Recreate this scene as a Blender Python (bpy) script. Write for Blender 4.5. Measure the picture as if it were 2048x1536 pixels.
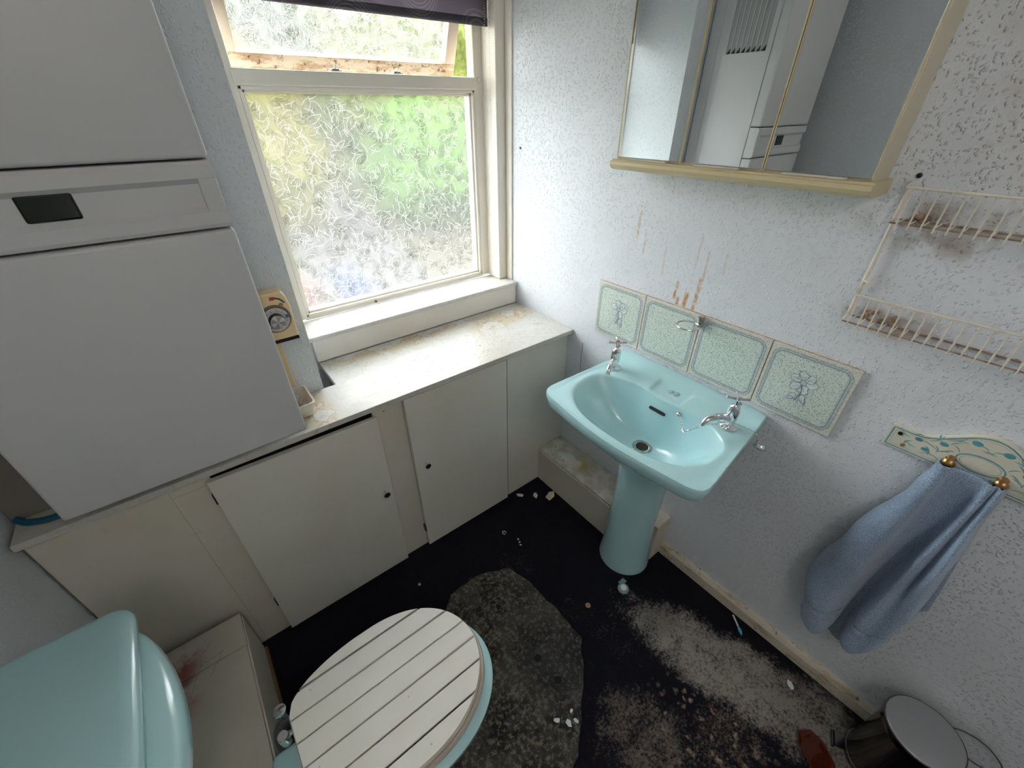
import bpy, bmesh, math, random
from mathutils import Vector, Matrix, noise
random.seed(7)
R = math.radians
S = bpy.context.scene
for o in list(bpy.data.objects): bpy.data.objects.remove(o)
COL = S.collection

# ---------------------------------------------------------------- camera
YAW, PIT, ROL, F, CX, CY = R(37.612), R(34.102), R(-0.407), 824.23, 1017.8, 778.06
fw = Vector((math.sin(YAW)*math.cos(PIT), math.cos(YAW)*math.cos(PIT), -math.sin(PIT)))
rt0 = Vector((math.cos(YAW), -math.sin(YAW), 0)); up0 = rt0.cross(fw)
rt = rt0*math.cos(ROL)+up0*math.sin(ROL); up = up0*math.cos(ROL)-rt0*math.sin(ROL)
cd = bpy.data.cameras.new('camera'); cam = bpy.data.objects.new('camera', cd); COL.objects.link(cam)
M = Matrix((rt, up, -fw)).transposed().to_4x4(); M.translation = (0, 0, 1.6); cam.matrix_world = M
cd.sensor_width = 36; cd.lens = F*36/2048; cd.clip_start = .02
cd.shift_x = -(CX-1024)/2048; cd.shift_y = (CY-768)/2048
S.camera = cam

# ---------------------------------------------------------------- light and exposure
W = bpy.data.worlds.new('overcast_sky'); S.world = W; W.use_nodes = True
wn = W.node_tree; bg = wn.nodes['Background']; bg.inputs['Color'].default_value = (.96, .98, 1, 1); bg.inputs['Strength'].default_value = 9.6
S.view_settings.view_transform = 'Standard'; S.view_settings.look = 'None'; S.view_settings.gamma = 1
S.view_settings.exposure = .52; S.view_settings.use_curve_mapping = False
pl = bpy.data.lights.new('window_portal', 'AREA'); pl.shape = 'RECTANGLE'; pl.size = .95; pl.size_y = 1.25
pl.cycles.is_portal = True
po = bpy.data.objects.new('window_portal', pl); COL.objects.link(po); po.location = (.7, 1.9, 1.5); po.rotation_euler = (R(-90), 0, 0)
fill_l = bpy.data.lights.new('fill_bulb', 'POINT'); fill_l.energy = 7.5; fill_l.color = (1, .94, .86); fill_l.shadow_soft_size = .12  # unseen bulb added behind the camera to fill the room
bo = bpy.data.objects.new('fill_bulb', fill_l); COL.objects.link(bo); bo.location = (-.1, -.75, 2.16)

S.cycles.max_bounces = 8; S.cycles.diffuse_bounces = 5; S.cycles.glossy_bounces = 5; S.cycles.transmission_bounces = 5; S.cycles.transparent_max_bounces = 16

# ---------------------------------------------------------------- node helpers
class NT:
    def __init__(s, name):
        s.m = bpy.data.materials.new(name); s.m.use_nodes = True; s.t = s.m.node_tree; s.n = s.t.nodes; s.l = s.t.links
        s.b = s.n['Principled BSDF']; s.out = s.n['Material Output']
        s.tc = s.n.new('ShaderNodeTexCoord').outputs['Object']
    def put(s, v, sock):
        if isinstance(v, (int, float)): sock.default_value = v if sock.type not in ('RGBA', 'VECTOR') else ((v, v, v, 1) if sock.type == 'RGBA' else (v, v, v))
        elif isinstance(v, tuple): sock.default_value = v if len(v) == len(sock.default_value) else (*v, 1)
        else: s.l.new(v, sock)
    def math(s, op, a, b=0., c=None, clamp=False):
        n = s.n.new('ShaderNodeMath'); n.operation = op; n.use_clamp = clamp
        s.put(a, n.inputs[0]); s.put(b, n.inputs[1])
        if c is not None: s.put(c, n.inputs[2])
        return n.outputs[0]
    def vmath(s, op, a, b=(0, 0, 0)):
        n = s.n.new('ShaderNodeVectorMath'); n.operation = op; s.put(a, n.inputs[0])
        if op == 'SCALE': s.put(b, n.inputs['Scale'])
        else: s.put(b, n.inputs[1])
        return n.outputs[0]
    def scale(s, v, vec): return s.vmath('MULTIPLY', v, vec)
    def noise(s, v, sc, det=4, rough=.55, dist=0.):
        n = s.n.new('ShaderNodeTexNoise'); s.put(v, n.inputs['Vector']); n.inputs['Scale'].default_value = sc
        n.inputs['Detail'].default_value = det; n.inputs['Roughness'].default_value = rough; n.inputs['Distortion'].default_value = dist
        return n.outputs['Fac'], n.outputs['Color']
    def voro(s, v, sc, feat='F1', rnd=1.):
        n = s.n.new('ShaderNodeTexVoronoi'); s.put(v, n.inputs['Vector']); n.feature = feat
        n.inputs['Scale'].default_value = sc; n.inputs['Randomness'].default_value = rnd
        return n.outputs['Distance'], (n.outputs['Color'] if 'Color' in n.outputs else None)
    def warp(s, v, sc, amt, det=2):
        c = s.noise(v, sc, det)[1]; c = s.vmath('SUBTRACT', c, (.5, .5, .5)); return s.vmath('ADD', v, s.vmath('SCALE', c, amt))
    def ramp(s, v, a, b, lo=0., hi=1.):
        n = s.n.new('ShaderNodeMapRange'); n.interpolation_type = 'SMOOTHSTEP'; s.put(v, n.inputs[0])
        for i, x in enumerate((a, b, lo, hi)): n.inputs[i+1].default_value = x
        return n.outputs[0]
    def sep(s, v):
        n = s.n.new('ShaderNodeSeparateXYZ'); s.put(v, n.inputs[0]); return n.outputs
    def mix(s, f, a, b, mode='MIX'):
        n = s.n.new('ShaderNodeMix'); n.data_type = 'RGBA'; n.blend_type = mode
        s.put(f, n.inputs[0]); s.put(a, n.inputs[6]); s.put(b, n.inputs[7]); return n.outputs[2]
    def bump(s, h, st, dist=.002, prev=None):
        n = s.n.new('ShaderNodeBump'); n.inputs['Strength'].default_value = st; n.inputs['Distance'].default_value = dist
        s.put(h, n.inputs['Height'])
        if prev is not None: s.l.new(prev, n.inputs['Normal'])
        return n.outputs[0]
    def fin(s, col, rough=.5, metal=0., nrm=None, coat=0., spec=.5, **kw):
        s.put(col, s.b.inputs['Base Color']); s.put(rough, s.b.inputs['Roughness']); s.put(metal, s.b.inputs['Metallic'])
        s.b.inputs['Coat Weight'].default_value = coat; s.b.inputs['Coat Roughness'].default_value = .06; s.b.inputs['Specular IOR Level'].default_value = spec
        if nrm is not None: s.l.new(nrm, s.b.inputs['Normal'])
        for k, v in kw.items(): s.put(v, s.b.inputs[k.replace('_', ' ')])
        return s.m
    def ell(s, xy, cx, cy, rx, ry, rot=0., soft=.25):
        x, y, z = xy; dx = s.math('SUBTRACT', x, cx); dy = s.math('SUBTRACT', y, cy); c, q = math.cos(rot), math.sin(rot)
        u = s.math('ADD', s.math('MULTIPLY', dx, c/rx), s.math('MULTIPLY', dy, q/rx))
        v = s.math('ADD', s.math('MULTIPLY', dx, -q/ry), s.math('MULTIPLY', dy, c/ry))
        d = s.math('SQRT', s.math('ADD', s.math('MULTIPLY', u, u), s.math('MULTIPLY', v, v)))
        return s.ramp(d, 1-soft, 1+soft, 1, 0)

def simple(name, col, rough=.5, metal=0., var=.06, vs=6, bump=0., bs=80, coat=0., spec=.5, **kw):
    t = NT(name); f, _ = t.noise(t.tc, vs, 5)
    c = t.mix(t.ramp(f, .3, .7), tuple(x*(1-var) for x in col), tuple(min(1, x*(1+var)) for x in col))
    nr = None
    if bump: nr = t.bump(t.noise(t.tc, bs, 3)[0], bump, .001)
    return t.fin(c, rough, metal, nr, coat, spec, **kw)

# woodchip wallpaper
def wallpaper(name, col, stains=None, dens=1., strength=.78):
    t = NT(name); v = t.warp(t.tc, 70, .010)
    c1 = t.scale(v, (1, 1, .55)); d1, k1 = t.voro(c1, 165*dens); h1 = t.math('MULTIPLY', t.ramp(d1, .08, .42, 1, 0), t.math('GREATER_THAN', t.sep(k1)[0], .35))
    c2 = t.scale(t.vmath('ADD', v, (3.1, 1.7, .4)), (.5, .55, 1)); d2, k2 = t.voro(c2, 190*dens); h2 = t.math('MULTIPLY', t.ramp(d2, .08, .38, 1, 0), t.math('GREATER_THAN', t.sep(k2)[1], .60))
    c3 = t.vmath('ADD', v, (7.1, 5.7, 2.4)); d3, k3 = t.voro(c3, 75*dens); h3 = t.math('MULTIPLY', t.ramp(d3, .06, .24, 1, 0), t.math('GREATER_THAN', t.sep(k3)[2], .55))
    hh = t.math('MAXIMUM', t.math('MAXIMUM', h1, t.math('MULTIPLY', h2, .8)), h3)
    h = t.math('ADD', hh, t.math('MULTIPLY', t.noise(t.tc, 300, 3)[0], .3))
    nr = t.bump(h, strength, .0032)
    f = t.noise(t.tc, 2.2, 5)[0]; c = t.mix(t.ramp(f, .35, .7), tuple(x*.92 for x in col), tuple(x*.96 for x in col))
    c = t.mix(t.ramp(t.noise(t.tc, 26, 5)[0], .62, .8, 0, .18), c, tuple(x*.75 for x in col))
    c = t.mix(t.math('MULTIPLY', hh, .6), c, tuple(min(.9, x*1.06) for x in col))  # raised chips coloured lighter, painting in their highlights
    if stains: c = stains(t, c)
    return t.fin(c, .62, 0, nr, 0, .35)
def right_stains_shade(t, c):
    w = t.warp(t.tc, 30, .012); x, y, z = t.sep(w); br = t.noise(t.tc, 60, 3)[0]
    for y0, z0, z1, wd, a in ((.856, 1.24, 1.33, .003, .45), (.824, 1.20, 1.27, .003, .35), (.677, 1.09, 1.15, .004, .9), (.664, 1.075, 1.10, .005, .9), (.638, 1.075, 1.125, .005, 1.), (.607, 1.07, 1.18, .004, .85), (.631, 1.2, 1.30, .0025, .35), (.74, 1.15, 1.24, .0025, .3), (.545, 1.2, 1.27, .003, .25), (.60, 1.13, 1.26, .002, .5)):
        m = t.math('MULTIPLY', t.ramp(t.math('ABSOLUTE', t.math('SUBTRACT', y, y0)), wd*.5, wd*1.8, 1, 0), t.ramp(t.math('ABSOLUTE', t.math('SUBTRACT', z, (z0+z1)/2)), (z1-z0)*.42, (z1-z0)*.55, 1, 0))
        m = t.math('MULTIPLY', m, t.ramp(br, .35, .55, .3*a, a)); c = t.mix(m, c, (.52, .25, .07))
    # brown bloom round the wire rack
    n = t.noise(t.tc, 14, 5)[0]
    m = t.math('MULTIPLY', t.ell((y, z, x), .10, 1.40, .16, .05, 0, .5), t.ramp(n, .4, .65, 0, .75)); c = t.mix(m, c, (.30, .22, .15))
    m = t.math('MULTIPLY', t.ell((y, z, x), .16, 1.20, .09, .035, 0, .5), t.ramp(n, .35, .6, 0, .8)); c = t.mix(m, c, (.36, .23, .14))
    m = t.math('MULTIPLY', t.ell((y, z, x), .13, 1.62, .05, .20, -.3, .7), t.ramp(n, .35, .7, 0, .4)); c = t.mix(m, c, (.60, .48, .38))
    m = t.math('MULTIPLY', t.ell((y, z, x), .0, 1.9, .22, .28, 0, .8), t.ramp(n, .3, .7, .15, .5)); c = t.mix(m, c, (.50, .50, .51))  # grey patch paints in the shade beyond the mirror cabinet
    # old crack lines by the cupboard
    m = t.math('MULTIPLY', t.ramp(t.math('ABSOLUTE', t.math('SUBTRACT', y, 1.042)), .0005, .002, 1, 0), t.math('MULTIPLY', t.math('LESS_THAN', z, .78), t.math('GREATER_THAN', z, .64))); c = t.mix(m, c, (.1, .1, .1))
    return c
wall_r = wallpaper('woodchip_right', (.77, .80, .85), right_stains_shade)
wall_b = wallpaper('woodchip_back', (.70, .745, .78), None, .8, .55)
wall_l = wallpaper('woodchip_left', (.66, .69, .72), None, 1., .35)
ceil_m = simple('ceiling_white', (.8, .8, .8), .8)

def white_board(name, col, rough=.35, dirt=.5):
    t = NT(name); f = t.noise(t.tc, 3.2, 6)[0]; g = t.noise(t.tc, 14, 6, .7)[0]
    c = t.mix(t.ramp(f, .35, .7), col, tuple(a*b for a, b in zip(col, (.95, .92, .87))))
    c = t.mix(t.ramp(g, .60, .78, 0, .5*dirt), c, tuple(a*b for a, b in zip(col, (.80, .72, .62))))
    sp, k = t.voro(t.tc, 34); m = t.math('MULTIPLY', t.ramp(sp, .03, .05, 1, 0), t.math('GREATER_THAN', t.sep(k)[0], .93)); c = t.mix(t.math('MULTIPLY', m, dirt), c, (.25, .2, .15))
    return t.fin(c, rough, 0, t.bump(t.noise(t.tc, 55, 3)[0], .06, .001), 0, .45)
board = white_board('painted_board', (.71, .685, .63), .42)
board_d = white_board('painted_board_cream', (.66, .62, .55), .45, .8)
gloss = white_board('gloss_paint', (.82, .79, .74), .3, .35)
box_m = None
def counter_mat():
    t = NT('stained_worktop'); v = t.vmath('ADD', t.warp(t.tc, 9, .05, 4), (.3, 1.2, .82)); x, y, z = t.sep(v)
    c = t.mix(t.ramp(t.noise(t.tc, 3, 6)[0], .35, .7), (.60, .59, .565), (.53, .51, .46))
    # tide marks: bands of warped noise near given places
    n = t.noise(v, 11, 7, .62)[0]; line = t.ramp(t.math('ABSOLUTE', t.math('SUBTRACT', n, .5)), .0, .028, 1, 0)
    zones = None
    for e in ((1.02, 1.38, .16, .06, .1, 1.), (.55, 1.45, .30, .05, 0, .9), (.15, 1.22, .05, .14, 0, .9), (.9, 1.45, .16, .03, 0, .8), (.22, 1.4, .03, .06, 0, .8)):
        m = t.math('MULTIPLY', t.ell((x, y, z), *e[:5], .5), e[5]); zones = m if zones is None else t.math('MAXIMUM', zones, m)
    c = t.mix(t.math('MULTIPLY', line, t.math('MULTIPLY', zones, 1.)), c, (.50, .25, .05))
    c = t.mix(t.math('MULTIPLY', t.ramp(n, .42, .62, .0, .65), zones), c, (.50, .38, .20))
    c = t.mix(t.math('MULTIPLY', line, .35), c, (.42, .37, .28))
    sp = t.noise(t.tc, 120, 4, .7)[0]; c = t.mix(t.math('MULTIPLY', t.ramp(sp, .60, .66, 0, .6), t.ramp(t.noise(t.tc, 7, 3)[0], .45, .6)), c, (.25, .22, .18))
    # dark spots near the middle
    d, k = t.voro(t.tc, 85); r = t.sep(k)
    m = t.math('MULTIPLY', t.ramp(d, .16, .30, 1, 0), t.math('GREATER_THAN', r[0], .62)); z2 = t.ell((x, y, z), .66, 1.22, .26, .11, .05, .5)
    c = t.mix(t.math('MULTIPLY', m, t.math('MULTIPLY', z2, .95)), c, (.16, .14, .12))
    d, k = t.voro(t.tc, 30); m = t.math('MULTIPLY', t.ramp(d, .06, .10, 1, 0), t.math('GREATER_THAN', t.sep(k)[0], .6)); c = t.mix(t.math('MULTIPLY', m, .6), c, (.25, .22, .18))
    return t.fin(c, t.ramp(n, .3, .7, .25, .5), 0, None, 0, .4)
counter_m = counter_mat()
def sill_mat():
    t = NT('peeling_sill'); n = t.noise(t.warp(t.tc, 25, .02), 34, 7, .7)[0]
    c = t.mix(t.ramp(t.math('ABSOLUTE', t.math('SUBTRACT', n, .5)), 0, .03, .55, 0), (.70, .685, .65), (.40, .36, .30))
    return t.fin(c, .45, 0, t.bump(n, .3, .002), 0, .4)
sill_m = sill_mat()

def floor_mat():
    t = NT('black_floor_residue'); v = t.warp(t.tc, 6, .14, 5); xy = t.sep(v)
    fine = t.noise(t.tc, 105, 8, .8)[0]; mid = t.noise(t.tc, 19, 8, .75)[0]; big = t.noise(t.tc, 6, 4)[0]
    c = t.mix(t.ramp(mid, .42, .72), (.0035, .004, .010), (.010, .009, .013))
    c = t.mix(t.ramp(t.math('ADD', t.math('MULTIPLY', fine, .5), t.math('MULTIPLY', mid, .5)), .55, .68, 0, .5), c, (.06, .055, .05))
    def patch(c, e, lo, hi, col, amt):
        m = t.ell(xy, *e); s = t.math('ADD', t.math('MULTIPLY', fine, .6), t.math('MULTIPLY', mid, .4))
        s = t.ramp(t.math('ADD', s, t.math('MULTIPLY', t.math('SUBTRACT', m, 1), .35)), lo, hi, 0, amt)
        return t.mix(s, c, col)
    c = patch(c, (.97, .07, .15, .42, -R(-14), .6), .36, .56, (.36, .325, .29), 1.)
    c = patch(c, (1.05, -.2, .16, .18, 0, .5), .38, .60, (.28, .25, .22), .9)
    c = patch(c, (.60, .10, .17, .22, .4, .7), .42, .60, (.22, .18, .15), .85)
    c = patch(c, (.73, .42, .10, .30, .3, .7), .50, .66, (.13, .11, .09), .6)
    c = patch(c, (.64, .78, .14, .16, .3, .7), .49, .66, (.12, .10, .09), .6)
    c = patch(c, (.80, -.06, .16, .16, .3, .6), .46, .60, (.24, .18, .14), .75)
    c = patch(c, (.93, .30, .10, .10, .3, .6), .42, .62, (.15, .135, .12), .9)
    c = patch(c, (.40, .83, .12, .06, .1, .6), .45, .66, (.10, .09, .075), .8)
    # ring shaped pale blots near the bin
    d, k = t.voro(t.warp(t.tc, 45, .02), 42); m = t.math('MULTIPLY', t.ramp(d, .15, .42, 1, 0), t.math('GREATER_THAN', t.sep(k)[0], .4))
    c = t.mix(t.math('MULTIPLY', m, t.math('MULTIPLY', t.ell(xy, .78, -.02, .17, .16, 0, .5), t.ramp(fine, .4, .6, .2, .9))), c, (.42, .31, .23))
    h = t.math('ADD', mid, t.math('MULTIPLY', fine, .6))
    return t.fin(c, t.ramp(mid, .35, .65, .62, .9), 0, t.bump(h, .7, .006), 0, .18)
floor_m = floor_mat()
def slab_mat():
    t = NT('grey_residue_slab'); v = t.warp(t.tc, 8, .06, 5)
    a = t.noise(v, 9, 8, .7)[0]; b = t.noise(t.tc, 75, 8, .75)[0]; xy = t.sep(v)
    c = t.mix(t.ramp(a, .35, .65), (.018, .018, .018), (.085, .078, .068))
    c = t.mix(t.ramp(b, .49, .60, 0, .9), c, (.21, .185, .15))
    c = t.mix(t.math('MULTIPLY', t.ramp(t.noise(v, 14, 6)[0], .55, .7, 0, .8), t.ramp(b, .4, .6)), c, (.20, .18, .15))
    c = t.mix(t.math('MULTIPLY', t.ell(xy, .52, .40, .12, .16, 0, .5), .45), c, (.045, .05, .055))
    return t.fin(c, .8, 0, t.bump(t.math('ADD', a, t.math('MULTIPLY', b, .5)), .8, .008), 0, .15)
slab_m = slab_mat()
black_m = simple('black_void', (.006, .006, .007), .8)

tq = (.48, .745, .79)
def ceramic(name, col):
    t = NT(name); c = t.mix(t.ramp(t.noise(t.tc, 4, 4)[0], .3, .7), tuple(x*.96 for x in col), col)
    return t.fin(c, .22, 0, None, .6, .5)
basin_m = ceramic('turquoise_ceramic', tq)
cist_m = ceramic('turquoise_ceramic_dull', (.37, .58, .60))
chrome = simple('chrome', (.78, .78, .80), .12, 1., .03)
chrome_old = simple('pitted_chrome', (.62, .58, .55), .25, 1., .2, 60, .3, 150)
steel_d = simple('dark_polished_steel', (.20, .185, .18), .16, 1., .1)
lid_steel = simple('brushed_steel_lid', (.42, .42, .44), .45, .6, .03)
boil = simple('white_enamel_casing', (.54, .54, .55), .38, 0, .015, 2, .05, 300)
boil_side = boil
dark_glass = simple('dark_display', (.006, .010, .008), .12)
grey_slot = simple('louvre_grey', (.33, .34, .35), .5)
maple = simple('cream_wood_moulding', (.66, .55, .33), .38, 0, .05, 4)
cab_side = simple('cream_cabinet_side', (.62, .56, .44), .5, 0, .05, 4)
mirror_m = NT('mirror_glass'); _f = mirror_m.noise(mirror_m.tc, 9, 6)[0]
mirror_m = mirror_m.fin((.86, .89, .89), mirror_m.ramp(_f, .55, .8, .01, .06), 1.)
pull_m = simple('clear_grey_finger_pull', (.62, .60, .52), .2)
seat_m = simple('cream_painted_seat', (.80, .76, .69), .35, 0, .03, 5)
seat_d = simple('cream_seat_edge', (.62, .54, .46), .4, 0, .04, 5)
def plank_mat():
    t = NT('cream_planks'); c = t.mix(t.ramp(t.noise(t.tc, 4, 4)[0], .3, .7), (.84, .81, .76), (.80, .76, .69))
    d, k = t.voro(t.warp(t.tc, 90, .004), 38); m = t.math('MULTIPLY', t.ramp(d, .05, .10, 1, 0), t.math('GREATER_THAN', t.sep(k)[0], .82))
    return t.fin(t.mix(t.math('MULTIPLY', m, .7), c, (.3, .27, .24)), .35, 0, None, .15)
plank_m = plank_mat()
wire_m = simple('cream_coated_wire', (.76, .71, .62), .4, 0, .1, 30)
rust_m = simple('rusty_wire', (.34, .22, .15), .8, 0, .4, 60, .5, 120)
rail_cream = simple('pale_skirting', (.70, .62, .50), .5)
def skirting_mat():
    t = NT('worn_skirting'); n = t.noise(t.scale(t.tc, (1, .35, 1)), 28, 7, .7)[0]
    c = t.mix(t.ramp(n, .52, .62), (.64, .57, .47), (.45, .36, .25)); c = t.mix(t.ramp(t.noise(t.tc, 45, 5)[0], .62, .7, 0, .9), c, (.16, .12, .08))
    return t.fin(c, .55, 0, t.bump(n, .5, .003), 0, .3)
skirt_m = skirting_mat()
def tile_mat():
    t = NT('mottled_green_tile'); x, y, z = t.sep(t.tc)
    def sdf(b, r):
        ax = t.math('SUBTRACT', t.math('ABSOLUTE', y), b-r); az = t.math('SUBTRACT', t.math('ABSOLUTE', z), b-r)
        mx = t.math('MAXIMUM', ax, 0.); mz = t.math('MAXIMUM', az, 0.)
        l = t.math('SQRT', t.math('ADD', t.math('MULTIPLY', mx, mx), t.math('MULTIPLY', mz, mz)))
        return t.math('SUBTRACT', t.math('ADD', l, t.math('MINIMUM', t.math('MAXIMUM', ax, az), 0.)), r)
    d = sdf(.0870, .020); inside = t.ramp(d, -.001, .001, 1, 0)
    n = t.noise(t.tc, 300, 3, .5, .6)[0]; n2 = t.noise(t.tc, 90, 3)[0]
    c = t.mix(t.ramp(n, .52, .60, 0, .75), (.68, .76, .69), (.22, .33, .32))
    c = t.mix(t.ramp(n2, .6, .7, 0, .3), c, (.45, .50, .33))
    rim = t.mix(t.ramp(n, .50, .58, 0, .6), (.72, .71, .62), (.38, .42, .42))
    c = t.mix(inside, rim, c)
    e = t.math('ABSOLUTE', t.math('ADD', d, .0)); ln = t.ramp(e, .0010, .0022, 1, 0)
    c = t.mix(t.math('MULTIPLY', ln, .85), c, (.17, .25, .33))
    band = t.math('MULTIPLY', t.ramp(t.math('ABSOLUTE', t.math('SUBTRACT', d, .0052)), .0022, .0036, 1, 0), t.ramp(n, .36, .5, .3, 1))
    c = t.mix(t.math('MULTIPLY', band, .6), c, (.16, .25, .32))
    e2 = t.ramp(t.math('ABSOLUTE', t.math('ADD', d, .0034)), .0003, .0011, 1, 0); c = t.mix(t.math('MULTIPLY', e2, .5), c, (.30, .38, .42))
    w = t.ramp(t.math('ABSOLUTE', t.math('SUBTRACT', d, .0022)), .0003, .0009, 1, 0); c = t.mix(t.math('MULTIPLY', w, .6), c, (.80, .82, .80))
    return t.fin(c, .22, 0, t.bump(n, .06, .001), .3)
tile_m = tile_mat()
blue_line = simple('grey_blue_print', (.13, .20, .30), .4)
flower_fill = simple('pale_flower_print', (.70, .77, .76), .3)
teal_line = simple('teal_print', (.10, .32, .40), .4, 0, .25, 40)
teal_pale = simple('pale_teal_print', (.20, .42, .42), .4, 0, .2, 40)
plaque_m = simple('cream_plaque', (.72, .69, .58), .35, 0, .06, 20)
grout = simple('brown_grout', (.38, .20, .10), .8, 0, .5, 40)
brass = simple('worn_brass', (.42, .24, .10), .3, .9, .3, 60)
def towel_mat():
    t = NT('blue_terry'); n = t.noise(t.tc, 380, 3, .6)[0]; g = t.noise(t.tc, 5, 4)[0]
    c = t.mix(t.ramp(n, .35, .65), (.20, .29, .44), (.42, .54, .72)); c = t.mix(t.ramp(g, .4, .7, 0, .3), c, (.18, .24, .33))
    return t.fin(c, .95, 0, t.bump(n, .9, .003), 0, .1, Sheen_Weight=.5, Sheen_Roughness=.5)
towel_m = towel_mat()
thermo = simple('cream_plastic', (.80, .62, .36), .4, 0, .03)
amber_m = NT('amber_glass'); amber_m = amber_m.fin((.36, .07, .03), .06, 0, None, 0, .5, Transmission_Weight=.85, IOR=1.45)
tubm = simple('milky_plastic_tub', (.80, .74, .66), .3, 0, .03, Subsurface_Weight=.1)
rose = simple('grey_rag', (.40, .36, .30), .9, 0, .4, 50)
teal_hose = simple('blue_hose', (.005, .09, .16), .4)
paper = simple('torn_cream_paper', (.72, .67, .50), .8, 0, .1, 40)
chip_m = simple('white_plaster_chip', (.72, .74, .74), .7)
washer_m = simple('tan_fibre_washer', (.55, .30, .16), .6)
blue_pl = simple('light_blue_plastic', (.10, .45, .70), .4)
gold_glue = simple('black_metal', (.03, .028, .026), .4, .6)
def blind_mat():
    t = NT('charcoal_swirl_blind'); v = t.warp(t.scale(t.tc, (1, 1, .8)), 5, .05, 1)
    d, _ = t.voro(v, 5.5); r = t.math('FRACT', t.math('MULTIPLY', d, 26.)); ln = t.ramp(t.math('ABSOLUTE', t.math('SUBTRACT', r, .5)), .08, .25, 1, 0)
    msk = t.ramp(d, .10, .12, 0, 1); ln = t.math('MULTIPLY', ln, t.math('MULTIPLY', msk, t.ramp(d, .50, .55, 1, 0)))
    wv = t.noise(t.scale(t.tc, (1, 1, 5)), 300, 2)[0]
    c = t.mix(ln, (.115, .105, .12), (.36, .36, .36)); c = t.mix(t.ramp(wv, .4, .6, 0, .25), c, (.17, .16, .175))
    m = t.fin(c, .85, 0, None, 0, .2)
    tr = t.n.new('ShaderNodeBsdfTranslucent'); t.put(t.mix(.6, c, (.50, .45, .52)), tr.inputs['Color']); ms = t.n.new('ShaderNodeMixShader'); ms.inputs[0].default_value = .6
    t.l.new(t.b.outputs[0], ms.inputs[1]); t.l.new(tr.outputs[0], ms.inputs[2]); t.l.new(ms.outputs[0], t.out.inputs[0]); return m
blind_m = blind_mat()
def glass_mat(name, clear=.42, milk=.05, rough=.25):
    t = NT(name); n = t.noise(t.tc, 60, 3, .5, .4)[0]; nb = t.bump(n, .35, .004)
    tp = t.n.new('ShaderNodeBsdfTransparent'); tp.inputs[0].default_value = (.96, .98, .97, 1)
    rf = t.n.new('ShaderNodeBsdfRefraction'); rf.inputs['Roughness'].default_value = rough; rf.inputs['IOR'].default_value = 1.12; t.l.new(nb, rf.inputs['Normal'])
    tl = t.n.new('ShaderNodeBsdfTranslucent'); tl.inputs[0].default_value = (.9, .9, .9, 1); t.l.new(nb, tl.inputs['Normal'])
    a = t.n.new('ShaderNodeMixShader'); a.inputs[0].default_value = milk/(1-clear); t.l.new(rf.outputs[0], a.inputs[1]); t.l.new(tl.outputs[0], a.inputs[2])
    b = t.n.new('ShaderNodeMixShader'); b.inputs[0].default_value = 1-clear; t.l.new(tp.outputs[0], b.inputs[1]); t.l.new(a.outputs[0], b.inputs[2])
    t.l.new(b.outputs[0], t.out.inputs[0]); t.n.remove(t.b); return t.m
glass_m = glass_mat('obscured_glass')
def relief_mat(name, tint, k):
    t = NT(name); tp = t.n.new('ShaderNodeBsdfTransparent'); tp.inputs[0].default_value = (*tint, 1)
    tl = t.n.new('ShaderNodeBsdfTranslucent'); tl.inputs[0].default_value = (.95, .95, .95, 1)
    b = t.n.new('ShaderNodeMixShader'); b.inputs[0].default_value = k; t.l.new(tp.outputs[0], b.inputs[1]); t.l.new(tl.outputs[0], b.inputs[2])
    t.l.new(b.outputs[0], t.out.inputs[0]); t.n.remove(t.b); return t.m
relief_m = relief_mat('leaf_edge_glint', (.95, .95, .95), .35); relief_f = relief_mat('leaf_half_shade', (.86, .865, .85), .015); relief_d = relief_mat('leaf_line_shade', (.62, .63, .60), .02)  # white and dark tints paint the glints and shading of the pressed leaves
def rot_wood():
    t = NT('rotten_painted_timber'); n = t.noise(t.scale(t.tc, (.35, 1, 1)), 26, 7, .7)[0]; g = t.noise(t.tc, 60, 5, .7)[0]; z = t.sep(t.tc)[2]
    c = t.mix(t.ramp(n, .46, .58), (.72, .60, .46), (.50, .33, .20)); c = t.mix(t.math('MULTIPLY', t.ramp(g, .55, .66), t.ramp(n, .4, .5)), c, (.10, .05, .03))
    return t.fin(c, .6, 0, t.bump(n, .4, .003))
rot_m = rot_wood()
frame_m = white_board('window_paint', (.83, .79, .72), .35, .4)
rose_frame = white_board('aged_window_paint', (.74, .63, .52), .45, .9)

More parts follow.
